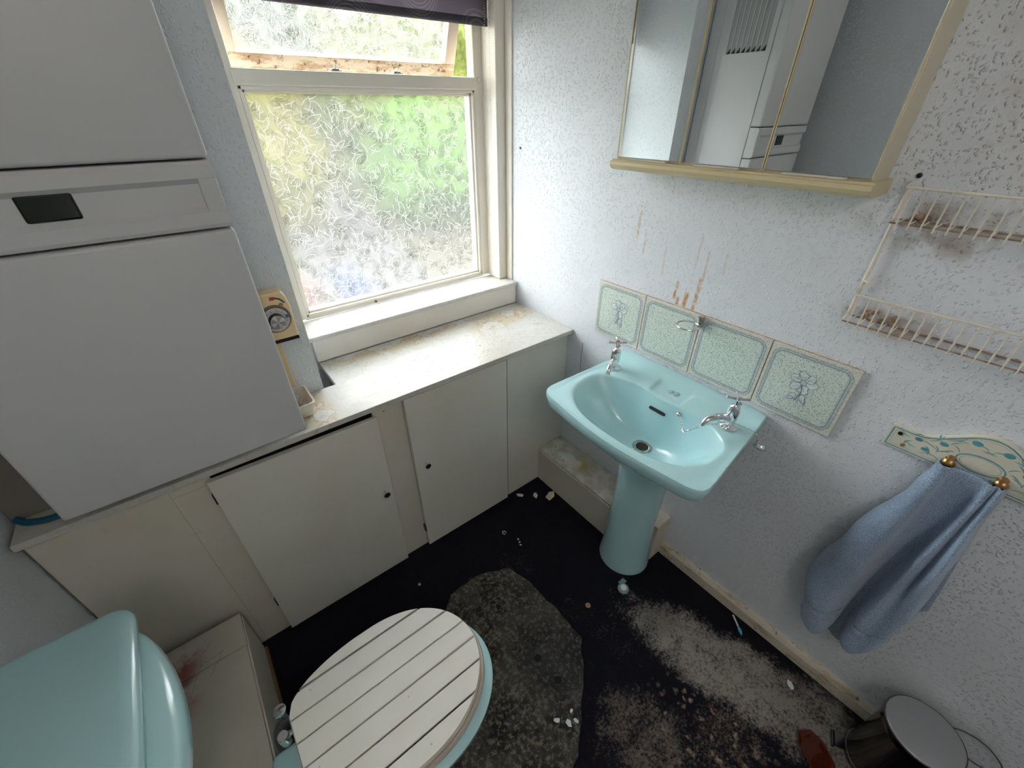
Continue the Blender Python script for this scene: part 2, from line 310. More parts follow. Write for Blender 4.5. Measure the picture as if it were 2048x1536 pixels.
# ---------------------------------------------------------------- mesh helpers
def bm_box(bm, x0, x1, y0, y1, z0, z1, bev=0., seg=2):
    r = bmesh.ops.create_cube(bm, size=1)
    vs = r['verts']
    for v in vs:
        v.co = Vector(((x0+x1)/2+v.co.x*(x1-x0), (y0+y1)/2+v.co.y*(y1-y0), (z0+z1)/2+v.co.z*(z1-z0)))
    if bev:
        es = {e for v in vs for e in v.link_edges}
        bmesh.ops.bevel(bm, geom=list(es), offset=bev, segments=seg, affect='EDGES', profile=.5)
def bm_prism(bm, pts, axis, a, b, bev=0.):
    """polygon pts (2D) extruded along axis from a to b"""
    def mk(p, h):
        if axis == 'z': return (p[0], p[1], h)
        if axis == 'x': return (h, p[0], p[1])
        return (p[0], h, p[1])
    v0 = [bm.verts.new(mk(p, a)) for p in pts]; v1 = [bm.verts.new(mk(p, b)) for p in pts]; n = len(pts)
    f0 = bm.faces.new(v0); f1 = bm.faces.new(list(reversed(v1)))
    for i in range(n): bm.faces.new((v0[i], v1[i], v1[(i+1) % n], v0[(i+1) % n]))
    bmesh.ops.recalc_face_normals(bm, faces=bm.faces[:])
    if bev:
        es = {e for v in v0+v1 for e in v.link_edges if not (e.verts[0] in v0) ^ (e.verts[1] in v0)}
        bmesh.ops.bevel(bm, geom=list(es), offset=bev, segments=2, affect='EDGES', profile=.5)
def bm_lathe(bm, prof, c=(0, 0, 0), axis=(0, 0, 1), n=24, cap=True):
    ax = Vector(axis).normalized(); q = Vector((0, 0, 1)).rotation_difference(ax); rings = []
    for r, h in prof:
        rings.append([bm.verts.new(Vector(c)+q @ Vector((r*math.cos(2*math.pi*i/n), r*math.sin(2*math.pi*i/n), h))) for i in range(n)])
    for a, b in zip(rings, rings[1:]):
        for i in range(n): bm.faces.new((a[i], a[(i+1) % n], b[(i+1) % n], b[i]))
    if cap: bm.faces.new(list(reversed(rings[0]))); bm.faces.new(rings[-1])
def bm_tube(bm, pts, r, n=8, closed=False, cap=True):
    pts = [Vector(p) for p in pts]; rings = []; N = len(pts); prev = None
    for i, p in enumerate(pts):
        if closed: t = (pts[(i+1) % N]-pts[i-1]).normalized()
        else: t = (pts[min(i+1, N-1)]-pts[max(i-1, 0)]).normalized()
        if prev is None: nrm = t.orthogonal().normalized()
        else: nrm = (prev-t*prev.dot(t)).normalized()
        prev = nrm; bi = t.cross(nrm); rr = r[i] if isinstance(r, (list, tuple)) else r
        rings.append([bm.verts.new(p+(nrm*math.cos(2*math.pi*k/n)+bi*math.sin(2*math.pi*k/n))*rr) for k in range(n)])
    prs = list(zip(rings, rings[1:])) + ([(rings[-1], rings[0])] if closed else [])
    for a, b in prs:
        for k in range(n): bm.faces.new((a[k], a[(k+1) % n], b[(k+1) % n], b[k]))
    if cap and not closed: bm.faces.new(list(reversed(rings[0]))); bm.faces.new(rings[-1])
def smooth_path(pts, k=6):
    pts = [Vector(p) for p in pts]; out = []
    for i in range(len(pts)-1):
        p0 = pts[max(i-1, 0)]; p1 = pts[i]; p2 = pts[i+1]; p3 = pts[min(i+2, len(pts)-1)]
        for j in range(k):
            t = j/k; out.append(.5*((2*p1)+(p2-p0)*t+(2*p0-5*p1+4*p2-p3)*t*t+(3*p1-p0-3*p2+p3)*t**3))
    out.append(pts[-1]); return out
def bm_strip(bm, pts, w, nrm, lift=.0, th=.0005):
    """flat ribbon following pts, in plane with normal nrm"""
    nrm = Vector(nrm).normalized(); pts = [Vector(p)+nrm*lift for p in pts]; L = []; N = len(pts)
    for i, p in enumerate(pts):
        t = (pts[min(i+1, N-1)]-pts[max(i-1, 0)]).normalized(); s = nrm.cross(t)
        ww = (w[i] if isinstance(w, (list, tuple)) else w)/2
        L.append((bm.verts.new(p-s*ww), bm.verts.new(p+nrm*th), bm.verts.new(p+s*ww)))
    for a, b in zip(L, L[1:]):
        for k in (0, 1): bm.faces.new((a[k], b[k], b[k+1], a[k+1]))
def obj(name, bm, m, parent=None, smooth=False, base=None, ang=35):
    me = bpy.data.meshes.new(name); bm.to_mesh(me); bm.free(); me.materials.append(m)
    if smooth:
        for p in me.polygons: p.use_smooth = True
        try: me.set_sharp_from_angle(angle=R(ang))
        except Exception: pass
    o = bpy.data.objects.new(name, me); COL.objects.link(o)
    if parent is not None:
        o.parent = parent; w = parent
        off = Vector((0, 0, 0))
        while w is not None: off += w.location; w = w.parent
        me.transform(Matrix.Translation(-off))
    elif base is not None:
        me.transform(Matrix.Translation(-Vector(base))); o.location = base
    return o
def thing(name, label, cat, loc=(0, 0, 0), group=None):
    o = bpy.data.objects.new(name, None); o.empty_display_size = .05; COL.objects.link(o); o.location = loc
    o['label'] = label; o['category'] = cat
    if group: o['group'] = group
    return o
def tag(o, label, cat, group=None):
    o['label'] = label; o['category'] = cat
    if group: o['group'] = group
    return o
def struct(name, bm, m, parent=None, **k):
    o = obj(name, bm, m, parent, **k)
    if parent is None: o['kind'] = 'structure'
    return o
def B(*a, **k):
    bm = bmesh.new(); bm_box(bm, *a, **k); return bm
def BB(*bx, bev=0.):
    bm = bmesh.new()
    for b in bx: bm_box(bm, *b, bev=bev)
    return bm

# ---------------------------------------------------------------- room shell
XL, XR, YB, YF, H = -.53, 1.2, 1.31, -1.15, 2.35
fl = struct('floor', B(XL-.1, XR+.1, YF-.1, 1.75, -.08, 0), floor_m)
struct('ceiling', B(XL-.1, XR+.1, YF-.1, 1.75, H, H+.08), ceil_m)
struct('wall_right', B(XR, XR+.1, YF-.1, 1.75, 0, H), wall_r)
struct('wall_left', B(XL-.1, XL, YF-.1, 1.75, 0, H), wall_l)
wb = bmesh.new()
bm_box(wb, XL, .213, YB, 1.75, 0, H)
bm_box(wb, .213, XR, 1.505, 1.75, 0, .905)
bm_box(wb, .213, XR, YB, 1.75, 2.12, H)
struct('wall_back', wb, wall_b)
DX0, DX1, DH = -.35, .41, 1.98
struct('wall_front', BB((XL, DX0, YF-.1, YF, 0, H), (DX1, XR, YF-.1, YF, 0, H), (DX0, DX1, YF-.1, YF, DH, H)), wall_l)
dr = bpy.data.objects.new('door_1', None); COL.objects.link(dr); dr.location = (.03, YF, 0); dr['kind'] = 'structure'
obj('door_leaf', BB((DX0+.02, DX1-.02, YF-.06, YF-.02, .008, DH-.02), bev=.002), board, dr)
obj('door_frame', BB((DX0-.05, DX0+.015, YF-.098, YF+.015, 0, DH+.05), (DX1-.015, DX1+.05, YF-.098, YF+.015, 0, DH+.05), (DX0-.05, DX1+.05, YF-.098, YF+.015, DH-.015, DH+.05), bev=.003), gloss, dr)
bm = bmesh.new(); bm_lathe(bm, [(.02, 0), (.022, .006), (.009, .01), (.009, .03), (.024, .04), (.026, .055), (.014, .064)], (DX1-.08, YF-.0205, 1.0), (0, 1, 0))
obj('door_knob', bm, chrome, dr, True)
# added fill lamp with a glowing shade, out of view on the ceiling
cl = thing('fill_lamp', 'added round opal fill lamp on the ceiling behind the viewer', 'lamp', (-.1, -.75, H))
bm = bmesh.new(); bm_lathe(bm, [(.11, -.012), (.12, -.008), (.12, 0)], (-.1, -.75, H)); obj('fill_lamp_base', bm, gloss, cl, True)
opal = NT('fill_lamp_opal'); opal.b.inputs['Emission Color'].default_value = (1, .95, .88, 1); opal.b.inputs['Emission Strength'].default_value = 1.5
opal = opal.fin((.9, .88, .84), .4)
bm = bmesh.new(); bm_lathe(bm, [(.001, -.075), (.04, -.07), (.075, -.055), (.098, -.03), (.105, -.012)], (-.1, -.75, H)); obj('fill_lamp_shade', bm, opal, cl, True)

# worn slab of floor residue
def jag(pts, n=7, a=.010):
    out = []
    for i, p in enumerate(pts):
        q = pts[(i+1) % len(pts)]
        for j in range(n):
            t = j/n; x = p[0]+(q[0]-p[0])*t; y = p[1]+(q[1]-p[1])*t
            d = Vector((noise.noise((x*18, y*18, .3)), noise.noise((x*18, y*18, 7.3)), 0))*a*2
            out.append((x+d.x, y+d.y))
    return out
bm = bmesh.new(); bm_prism(bm, jag([(.06, .62), (.2, .70), (.36, .86), (.50, .862), (.615, .80), (.648, .70), (.650, .60), (.662, .48), (.650, .42), (.58, .345), (.50, .275), (.40, .20), (.20, .16), (.02, .30)], 12, .006), 'z', .0, .004, .0012)
obj('residue_slab', bm, slab_m, fl)
for hx, hy in ((.484, .472), (.492, .380)):
    bm = bmesh.new(); bm_lathe(bm, [(.0125, .0041), (.012, .0046), (.004, .0044)], (hx, hy, 0), n=14); obj('screw_hole', bm, black_m, fl)

# skirting on the right wall
sk = bmesh.new(); bm_prism(sk, [(1.2, 0), (1.178, 0), (1.178, .045), (1.186, .058), (1.2, .060)], 'y', YF, .468)
struct('baseboard_right', sk, skirt_m)
sl = bmesh.new(); bm_prism(sl, [(XL, 0), (XL+.02, 0), (XL+.02, .05), (XL, .062)], 'y', YF, .0); struct('baseboard_left', sl, skirt_m)

# ---------------------------------------------------------------- window
wi = bpy.data.objects.new('window_1', None); COL.objects.link(wi); wi.location = (.7, 1.65, .93); wi['kind'] = 'structure'
FY = 1.65; ZT = 2.12
fr = bmesh.new()
bm_box(fr, .215, .287, FY, 1.698, .93, ZT, .003); bm_box(fr, 1.112, 1.16, FY, 1.698, .93, ZT, .003)
bm_box(fr, .28, 1.118, FY+.001, 1.74, .925, .938, .003); bm_box(fr, .28, 1.118, FY+.001, 1.698, 1.968, ZT-.001, .003)
obj('window_frame', fr, frame_m, wi)
obj('transom', BB((.28, 1.118, FY-.004, 1.742, 1.664, 1.705), bev=.004), frame_m, wi)
bd = bmesh.new()
for k, (o_, y0) in enumerate(((0, FY+.002), (.008, FY+.014))):
    x0, x1, z0, z1 = .287+o_, 1.112-o_, .938+o_, 1.664-o_; w = .010
    bm_box(bd, x0, x1, y0, 1.70, z0, z0+w, .002); bm_box(bd, x0, x1, y0, 1.70, z1-w, z1, .002)
    bm_box(bd, x0, x0+w, y0, 1.70, z0, z1, .002); bm_box(bd, x1-w, x1, y0, 1.70, z0, z1, .002)
obj('glazing_bead', bd, frame_m, wi)
pane = obj('window_pane', B(.297, 1.102, 1.684, 1.688, .95, 1.652), glass_m, wi)
def leaf_relief(x0, x1, z0, z1, y, nrm, seed, n):
    random.seed(seed); bm = bmesh.new(); bd_ = bmesh.new(); bf_ = bmesh.new(); NV_ = Vector(nrm)
    def strip(tgt, pts, ww):
        if (Vector(pts[0])-Vector(pts[-1])).length > .010: bm_strip(tgt, pts, ww, nrm, .0003, .0006)
    cl_ = lambda px, pz, o_=0.: (min(max(px+o_, x0), x1), y, min(max(pz-o_, z0), z1))
    nx = int(math.sqrt(n*(x1-x0)/(z1-z0)))+1; nz = n//nx+1
    for c in range(nx*nz):
        cx = x0+(c % nx+random.uniform(.1, .9))*(x1-x0)/nx; cz = z0+(c//nx+random.uniform(.1, .9))*(z1-z0)/nz; a0 = random.uniform(0, 6.28); k = random.choice((3, 4, 5))
        for j in range(k):
            a = a0+(j-(k-1)/2)*random.uniform(.5, .8); L = random.uniform(.030, .060); w = L*random.uniform(.18, .27); cv = random.uniform(-.25, .25)
            for sd in (-1, 1):
                q = []
                for i in range(9):
                    t = i/8; u = t*L; vv = sd*w*math.sin(math.pi*t**.8)*(1-.15*t)+cv*u*t
                    q.append((cx+u*math.cos(a)-vv*math.sin(a), cz+u*math.sin(a)+vv*math.cos(a)))
                if random.random() < .62:
                    mid = [(cx+(i/8*L)*math.cos(a)-cv*(i/8)**2*L*math.sin(a), cz+(i/8*L)*math.sin(a)+cv*(i/8)**2*L*math.cos(a)) for i in range(9)]
                    of = NV_*(.00002+.00001*(c % 20))
                    va = [bf_.verts.new(Vector(cl_(*p))+of) for p in q]; vb = [bf_.verts.new(Vector(cl_(*p))+of) for p in mid]
                    for i in range(8): bf_.faces.new((va[i], va[i+1], vb[i+1], vb[i]))
                r = random.random()
                ww = [.0003+.0011*math.sin(math.pi*(i+.3)/8.6) for i in range(9)]
                if r < .75: strip(bd_, [cl_(*p) for p in q], ww)
                if r > .62: i0 = random.choice((0, 2, 3)); strip(bm, [cl_(*p, .0012) for p in q][i0:], ww[i0:])
            if random.random() < .6:
                pts = [cl_(cx+t*L*.85*math.cos(a)-cv*t*t*L*math.sin(a), cz+t*L*.85*math.sin(a)+cv*t*t*L*math.cos(a)) for t in (.15, .4, .7, 1)]
                strip(bd_, pts, .0006)
    return bm, bd_, bf_
for q_, m_ in zip(leaf_relief(.297, 1.102, .95, 1.652, 1.684, (0, -1, 0), 3, 400), (relief_m, relief_d, relief_f)):
    o = obj('leaf_relief', q_, m_, pane); o['kind'] = 'stuff'
sill = obj('window_sill', BB((.222, 1.198, 1.484, 1.652, .908, .925), bev=.004), sill_m, wi)
obj('sill_upstand', BB((.250, 1.196, 1.490, 1.504, .822, .908), bev=.002), gloss, wi)
obj('side_casing', BB((1.150, 1.199, 1.56, 1.66, .927, ZT-.005), bev=.004), frame_m, wi)
obj('casing_bead', BB((1.192, 1.1995, 1.520, 1.558, .927, ZT-.005), bev=.002), frame_m, wi)
obj('wall_edge_strip', BB((.2135, .220, 1.60, 1.648, .93, ZT-.005), bev=.001), gloss, wi)
# tilted top-hung sash (bottom pushed outwards)
sash = bpy.data.objects.new('top_hung_sash', None); COL.objects.link(sash); sash.parent = wi
tz, ty, slen, ang = 1.962, 1.672, .262, .41
def sx(p):  # local (x, down, out) -> world
    x, d, o_ = p; return (x, ty+d*math.sin(ang)+o_*math.cos(ang), tz-d*math.cos(ang)+o_*math.sin(ang))
def sbox(x0, x1, d0, d1, o0, o1, bev=.002):
    bm = bmesh.new(); bm_box(bm, x0, x1, d0, d1, o0, o1, bev)
    for v in bm.verts: v.co = Vector(sx(v.co))
    return bm
def sashpart(n, bm, m):
    o = obj(n, bm, m, wi); return o
COL.objects.unlink(sash); bpy.data.objects.remove(sash)
sashpart('sash_rail', sbox(.288, 1.090, slen-.035, slen+.003, -.015, .022), rot_m)
sashpart('sash_rail', sbox(.288, 1.090, .0, .035, -.015, .022), rose_frame)
sashpart('sash_stile', sbox(.288, .328, .035, slen-.035, -.015, .022), rose_frame)
sashpart('sash_stile', sbox(1.046, 1.090, .035, slen-.035, -.015, .022), rose_frame)
sp = sashpart('sash_pane', sbox(.322, 1.052, .030, slen-.030, .008, .012, 0), glass_m)
for q_, m_ in zip(leaf_relief(.325, 1.048, .035, slen-.036, 0, (0, -1, 0), 9, 150), (relief_m, relief_d, relief_f)):
    for v in q_.verts: v.co = Vector(sx((v.co.x, v.co.z, .008+v.co.y)))
    o = obj('leaf_relief', q_, m_, sp); o['kind'] = 'stuff'
for xx in (.585, .80):
    bm = bmesh.new(); bm_box(bm, xx-.018, xx+.018, FY+.005, FY+.02, 1.705, 1.709, .001); bm_tube(bm, [(xx, FY+.012, 1.707), (xx+.001, FY+.012, 1.722)], .0032)
    bm_tube(bm, [(xx-.012, FY+.012, 1.711), (xx+.012, FY+.011, 1.711)], .003); obj('stay_pin', bm, chrome_old, wi, True)
bm = bmesh.new(); bm_lathe(bm, [(.007, 0), (.007, .003), (.003, .004)], (1.132, FY-.0005, 1.70), (0, -1, 0), 12); obj('frame_screw', bm, chrome_old, wi)
bm = bmesh.new(); bm_lathe(bm, [(.006, 0), (.006, .004), (.003, .005)], (.565, FY+.0015, .934), (0, -1, 0), 12); obj('frame_screw', bm, rust_m, wi)

# ---------------------------------------------------------------- outside the window
gm = NT('lawn_green'); gf = gm.noise(gm.tc, 1.2, 5)[0]; gm = gm.fin(gm.mix(gm.ramp(gf, .35, .65), (.022, .028, .006), (.034, .036, .010)), .9, spec=.1)
pav = simple('pale_paving', (.036, .034, .034), .8, 0, .08, spec=.1)
soil = simple('dry_beige_ground', (.032, .028, .018), .9, 0, .15, spec=.1)
struct('ground', B(-14, 26, 1.80, 30, -.25, -.10), gm)
def flat(name, pts, m, z):
    bm = bmesh.new(); bm_prism(bm, pts, 'z', -.10, z); return struct(name, bm, m)
flat('garden_path', [(.2, 2.6), (1.9, 2.6), (2.4, 5.0), (3.9, 12), (2.6, 12), (.9, 5.2)], pav, -.085)
flat('gravel_strip', [(1.95, 2.6), (5.5, 2.6), (6.5, 7.6), (3.0, 7.6)], soil, -.088)
def bush(name, c, r, col, label, seed, cat='bush', n=4):
    m = NT(name+'_leaves'); f = m.noise(m.tc, 7, 6)[0]; m = m.fin(m.mix(m.ramp(f, .35, .65), tuple(x*.35 for x in col), tuple(x*.62 for x in col)), .9, spec=.1)
    bm = bmesh.new(); bmesh.ops.create_icosphere(bm, subdivisions=n, radius=1)
    for v in bm.verts:
        d = 1+.28*noise.noise(v.co*2.1+Vector((seed, 0, 0)))+.14*noise.noise(v.co*6+Vector((0, seed, 0)))
        v.co = Vector((c[0]+v.co.x*r[0]*d, c[1]+v.co.y*r[1]*d, max(-.1, c[2]+v.co.z*r[2]*d)))
    return tag(obj(name, bm, m, None, True, base=(c[0], c[1], -.1)), label, cat)
bush('garden_hedge', (.9, 8.5, .9), (1.5, 1.0, 1.9), (.125, .115, .018), 'tall yellowish green hedge blurred behind the left of the window', 1, 'hedge')
bush('round_shrub', (4.0, 7.3, .75), (1.15, 1.0, .95), (.055, .13, .010), 'bright green shrub blurred behind the right of the lower pane', 2)
bush('long_hedge', (11, 22.5, 1.2), (12, 1.4, 2.6), (.10, .12, .05), 'long pale green hedge blurred across the far end of the garden', 12, 'hedge')
bush('garden_tree', (6.3, 12.5, 2.0), (2.3, 1.6, 2.4), (.11, .13, .03), 'yellow green tree glimpsed past the open window sash', 5, 'tree')
bush('grey_green_tree', (2.6, 15, 2.4), (2.9, 1.5, 3.3), (.08, .09, .07), 'pale grey green tree blurred at the top of the lower pane', 8, 'tree')
def pot(name, x, y, h, r, m, label):
    bm = bmesh.new(); bm_lathe(bm, [(r*.75, 0), (r*.95, h*.9), (r*1.05, h*.9), (r*1.05, h), (r*.92, h), (r*.85, h*.85), (.01, h*.85)], (x, y, -.085), n=20)
    return tag(obj(name, bm, m, None, True, base=(x, y, -.085)), label, 'tub')
pot('garden_tub', 1.22, 4.05, .34, .17, simple('blue_garden_plastic', (.03, .045, .12), .5), 'blue tub on the path, blurred low in the frosted pane')
pot('garden_pot', .80, 4.25, .30, .13, simple('pink_garden_clay', (.12, .055, .05), .7), 'pinkish pot on the path beside the blue tub, blurred through glass')

# ---------------------------------------------------------------- roller blind
rb = thing('roller_blind', 'charcoal roller blind with swirl pattern rolled down over the window top', 'blind', (.69, 1.60, 1.85))
bm = bmesh.new(); bm_box(bm, .232, 1.146, 1.599, 1.6005, 1.853, 2.10, 0); obj('blind_fabric', bm, blind_m, rb)
bm = bmesh.new(); bm_box(bm, .232, 1.146, 1.5965, 1.603, 1.849, 1.872, .002); obj('bottom_bar', bm, blind_m, rb)
bm = bmesh.new(); bm_lathe(bm, [(.02, -.457), (.02, .457)], (.69, 1.615, 2.09), (1, 0, 0)); obj('roller_tube', bm, blind_m, rb, True)
bm = bmesh.new(); nb = 150
for s_ in (0, 1):
    xx = 1.128+.018*s_
    for i in range(nb):
        z = 2.07-i*(1.085/nb)
        t = min(1, (z-.985)/.09); xo = xx if t > 0 else xx
        k = 1.137+(xx-1.137)*min(1, math.sqrt(max(0, t*(2-t)))) if t < 1 else xx
        bmesh.ops.create_icosphere(bm, subdivisions=1, radius=.0017, matrix=Matrix.Translation((k, 1.592, z)))
o = obj('bead_chain', bm, frame_m, rb); o['kind'] = 'stuff'

# ---------------------------------------------------------------- worktop and cupboards
bm = bmesh.new(); bm_prism(bm, [(-.524, 1.10), (1.199, 1.10), (1.199, 1.489), (.252, 1.489), (.252, 1.307), (-.524, 1.307)], 'z', .801, .82, .0015)
tag(obj('worktop', bm, counter_m, base=(.3, 1.2, .82)), 'long white worktop with rusty water stains under the window', 'worktop')
cb = thing('cupboard', 'run of white painted cupboards with two doors under the stained worktop', 'cupboard', (.34, 1.125, 0))
obj('fixed_panel', BB((-.524, -.2535, 1.128, 1.142, .0, .80), bev=.0015), board_d, cb)
obj('upright', BB((-.2535, -.168, 1.1285, 1.142, .0, .755), bev=.0015), board_d, cb)
obj('upright', BB((.300, .408, 1.130, 1.142, .0, .80), bev=.0015), board_d, cb)
obj('top_rail', BB((-.2535, -.160, 1.1265, 1.142, .757, .80), bev=.001), board_d, cb)
obj('upright', BB((.842, .8565, 1.128, 1.142, .0, .80), bev=.001), board, cb)
obj('fixed_panel', BB((.860, 1.198, 1.126, 1.142, .0, .80), bev=.0015), board, cb)
obj('interior', BB((-.18, .31, 1.1445, 1.30, .0, .80)), black_m, cb); obj('interior', BB((.400, .85, 1.145, 1.30, .0, .80)), black_m, cb)
def door(name, x0, x1, z0, z1, kx, kz, lean=0., hinge=None, m=board):
    bm = bmesh.new(); bm_box(bm, x0, x1, 1.107, 1.1255, z0, z1, .0015)
    if lean:
        for v in bm.verts: v.co.y -= lean*max(0, (v.co.x-x0)/(x1-x0))*max(0, (v.co.z-z0)/(z1-z0))
    d = obj(name, bm, m, cb)
    yk = 1.107-lean*((kx-x0)/(x1-x0))*((kz-z0)/(z1-z0))
    bm = bmesh.new(); bm_lathe(bm, [(.004, 0), (.0035, .014), (.009, .018), (.0115, .023), (.0115, .026)], (kx, yk, kz), (0, -1, 0), 20); k = obj('knob', bm, chrome, d, True)
    bm = bmesh.new(); bm_lathe(bm, [(.0098, 0), (.0092, .0012)], (kx, yk-.0262, kz), (0, -1, 0), 20); o = obj('knob', bm, gold_glue, d); o['label'] = 'dark round knob face'
    return d
d2 = door('door', -.170, .303, .012, .776, .272, .452, .012); d2['label'] = 'slightly sprung cupboard door nearest the toilet'
d1 = door('door', .406, .842, .012, .795, .446, .485)
bm = B(.401, .4065, 1.112, 1.129, .10, .135); obj('hinge', bm, gold_glue, cb)
for zz in (.69, .16):
    obj('hinge', B(-.1745, -.1695, 1.114, 1.128, zz, zz+.035), gold_glue, cb)
obj('cupboard_screw', B(.338, .343, 1.1285, 1.1305, .765, .77), rust_m, cb)

# pipe duct left of the boiler, hose
du = tag(obj('pipe_duct', BB((XL+.002, -.400, 1.185, YB-.002, .822, 1.6), bev=.002), simple('dark_grey_duct', (.20, .18, .16), .7), base=(-.46, 1.25, .822)), 'dark grey boxed duct in the corner left of the boiler', 'duct')  # duct box in a dark brownish grey
bm = bmesh.new(); bm_tube(bm, smooth_path([(-.515, 1.172, .835), (-.50, 1.155, .830), (-.47, 1.140, .829), (-.44, 1.135, .830), (-.38, 1.14, .829), (-.34, 1.16, .829)]), .0075)
tag(obj('hose', bm, teal_hose, None, True, base=(-.44, 1.13, .822)), 'short blue hose lying on the worktop corner under the boiler', 'hose')

# low plinth boxing behind the basin
pb = thing('pipe_boxing', 'low white boxing with stained top along the right wall behind the basin', 'boxing', (1.13, .8, 0))
ply = NT('stained_plinth_top'); nn = ply.noise(ply.warp(ply.tc, 14, .04, 4), 20, 6)[0]; xx_ = ply.sep(ply.tc)
_c = ply.mix(ply.ramp(nn, .4, .6), (.66, .62, .53), (.50, .46, .38)); _c = ply.mix(ply.math('MULTIPLY', ply.ell(ply.sep(ply.warp(ply.tc, 20, .03)), .0, .11, .035, .05, 0, .6), .8), _c, (.50, .33, .13))
_c = ply.mix(ply.math('MULTIPLY', ply.ell(ply.sep(ply.warp(ply.tc, 20, .05)), -.02, .17, .03, .06, 0, .4), .8), _c, (.78, .76, .70))
_d, _k = ply.voro(ply.tc, 28); _c = ply.mix(ply.math('MULTIPLY', ply.ramp(_d, .08, .13, 1, 0), ply.math('GREATER_THAN', ply.sep(_k)[0], .6)), _c, (.05, .04, .03))
ply = ply.fin(_c, .5)
obj('front_board', BB((1.055, 1.069, .665, 1.125, 0, .190), bev=.001), board_d, pb)
obj('top_board', BB((1.051, 1.1985, .665, 1.1255, .199, .212), bev=.003), ply, pb)
obj('nosing', BB((1.048, 1.068, .665, 1.1255, .189, .1985), bev=.003), board_d, pb)
obj('end_board', BB((1.110, 1.1985, .469, .482, 0, .209), bev=.001), board_d, pb)
obj('top_board', BB((1.110, 1.1985, .4705, .6645, .199, .2115), bev=.002), board_d, pb)
obj('corner_patch', BB((1.13, 1.17, 1.07, 1.115, .2122, .2130)), white_board('clean_patch', (.74, .71, .62)), pb)

# left boxing by the toilet
bx = thing('corner_boxing', 'scuffed cream plywood boxing with red scratches between toilet and left wall', 'boxing', (-.4, .6, 0))
def scratch_mat():
    t = NT('scuffed_boxing_top'); c = t.mix(t.ramp(t.noise(t.tc, 3, 6)[0], .35, .7), (.60, .56, .49), (.53, .49, .42))
    x, y, z = t.sep(t.tc); w = t.warp(t.tc, 12, .04, 4)
    m = t.math('MULTIPLY', t.ell(t.sep(w), -.045, .40, .05, .11, 0, .7), t.ramp(t.noise(t.tc, 16, 5)[0], .38, .6, 0, 1.)); c = t.mix(m, c, (.30, .10, .08))
    for x0, y0, a, L in ((.03, .44, .7, .05), (.04, .40, .15, .07), (.05, .375, 1.0, .08), (-.0, .37, 1.2, .10)):
        u = t.math('ADD', t.math('MULTIPLY', t.math('SUBTRACT', x, x0), math.cos(a)), t.math('MULTIPLY', t.math('SUBTRACT', y, y0), math.sin(a)))
        v = t.math('ADD', t.math('MULTIPLY', t.math('SUBTRACT', x, x0), -math.sin(a)), t.math('MULTIPLY', t.math('SUBTRACT', y, y0), math.cos(a)))
        m = t.math('MULTIPLY', t.ramp(t.math('ABSOLUTE', v), .0006, .0018, 1, 0), t.ramp(t.math('ABSOLUTE', u), L*.4, L*.5, 1, 0)); c = t.mix(t.math('MULTIPLY', m, .45), c, (.30, .13, .12))
    return t.fin(c, .5, 0, None)
obj('top_board', BB((XL+.003, -.268, .98, 1.100, .232, .246), bev=.002), scratch_mat(), bx)
obj('top_board', BB((XL+.003, -.270, .22, .9785, .232, .246), bev=.002), scratch_mat(), bx)
obj('side_board', BB((-.282, -.266, .22, 1.098, .0, .2315), bev=.002), board_d, bx)
obj('edge_strip', BB((-.2655, -.258, .22, 1.095, .0, .018), bev=.001), simple('bare_brown_timber', (.16, .09, .05), .8), bx)

# ---------------------------------------------------------------- boiler
X0, X1, Y0, Y1, Z0, Z1 = -.384, .0915, .98, 1.305, .912, 2.22
bo_ = thing('boiler', 'large white wall boiler casing hanging above the left end of the worktop', 'boiler', (-.15, 1.30, .912))
def case_panel(name, z0, z1, y0=Y0, r=.012):
    bm = bmesh.new(); bm_box(bm, X0, X1, y0, 1.020, z0, z1)
    es = [e for e in bm.edges if all(abs(v.co.y-y0) < 1e-5 for v in e.verts) or all(abs(v.co.x-X1) < 1e-5 and v.co.y < 1 for v in e.verts)]
    es = [e for e in bm.edges if all(abs(v.co.y-y0) < 1e-5 for v in e.verts)]
    es += [e for e in bm.edges if abs(e.verts[0].co.y-e.verts[1].co.y) > .02]
    bmesh.ops.bevel(bm, geom=es, offset=.007, segments=4, affect='EDGES', profile=.5)
    return obj(name, bm, boil, bo_, True, ang=50)
case_panel('lower_door', Z0, 1.4145); case_panel('upper_door', 1.5335, Z1)
# control band with a moulded ledge
bm = bmesh.new(); pr = [(1.02, 1.4175), (.990, 1.4175), (.982, 1.4200), (.980, 1.4260), (.980, 1.447), (.985, 1.452), (.988, 1.456), (.988, 1.494), (.980, 1.503), (.980, 1.524), (.983, 1.5295), (.992, 1.5305), (1.02, 1.5305)]
bm_prism(bm, pr, 'x', X0, X1-.0); bmesh.ops.recalc_face_normals(bm, faces=bm.faces[:]); obj('control_band', bm, boil, bo_)
bm = bmesh.new(); bm_box(bm, X1-.030, X1-.0005, .9805, 1.0, 1.44, 1.51, .002); obj('band_end', bm, boil, bo_)
bm = bmesh.new(); bm_box(bm, -.178, -.110, .9845, .995, 1.457, 1.497, .004); obj('display_window', bm, dark_glass, bo_)
obj('casing', BB((X0+.004, X1-.004, 1.0205, 1.255, Z0+.012, Z1-.004), bev=.002), boil, bo_)
obj('side_panel', BB((X1-.0035, X1+.0, 1.024, 1.225, Z0+.014, Z1-.004), bev=.001), boil, bo_)
obj('back_frame', BB((X0+.02, X1-.006, 1.2555, Y1, Z0+.02, Z1-.006), bev=.002), boil, bo_)
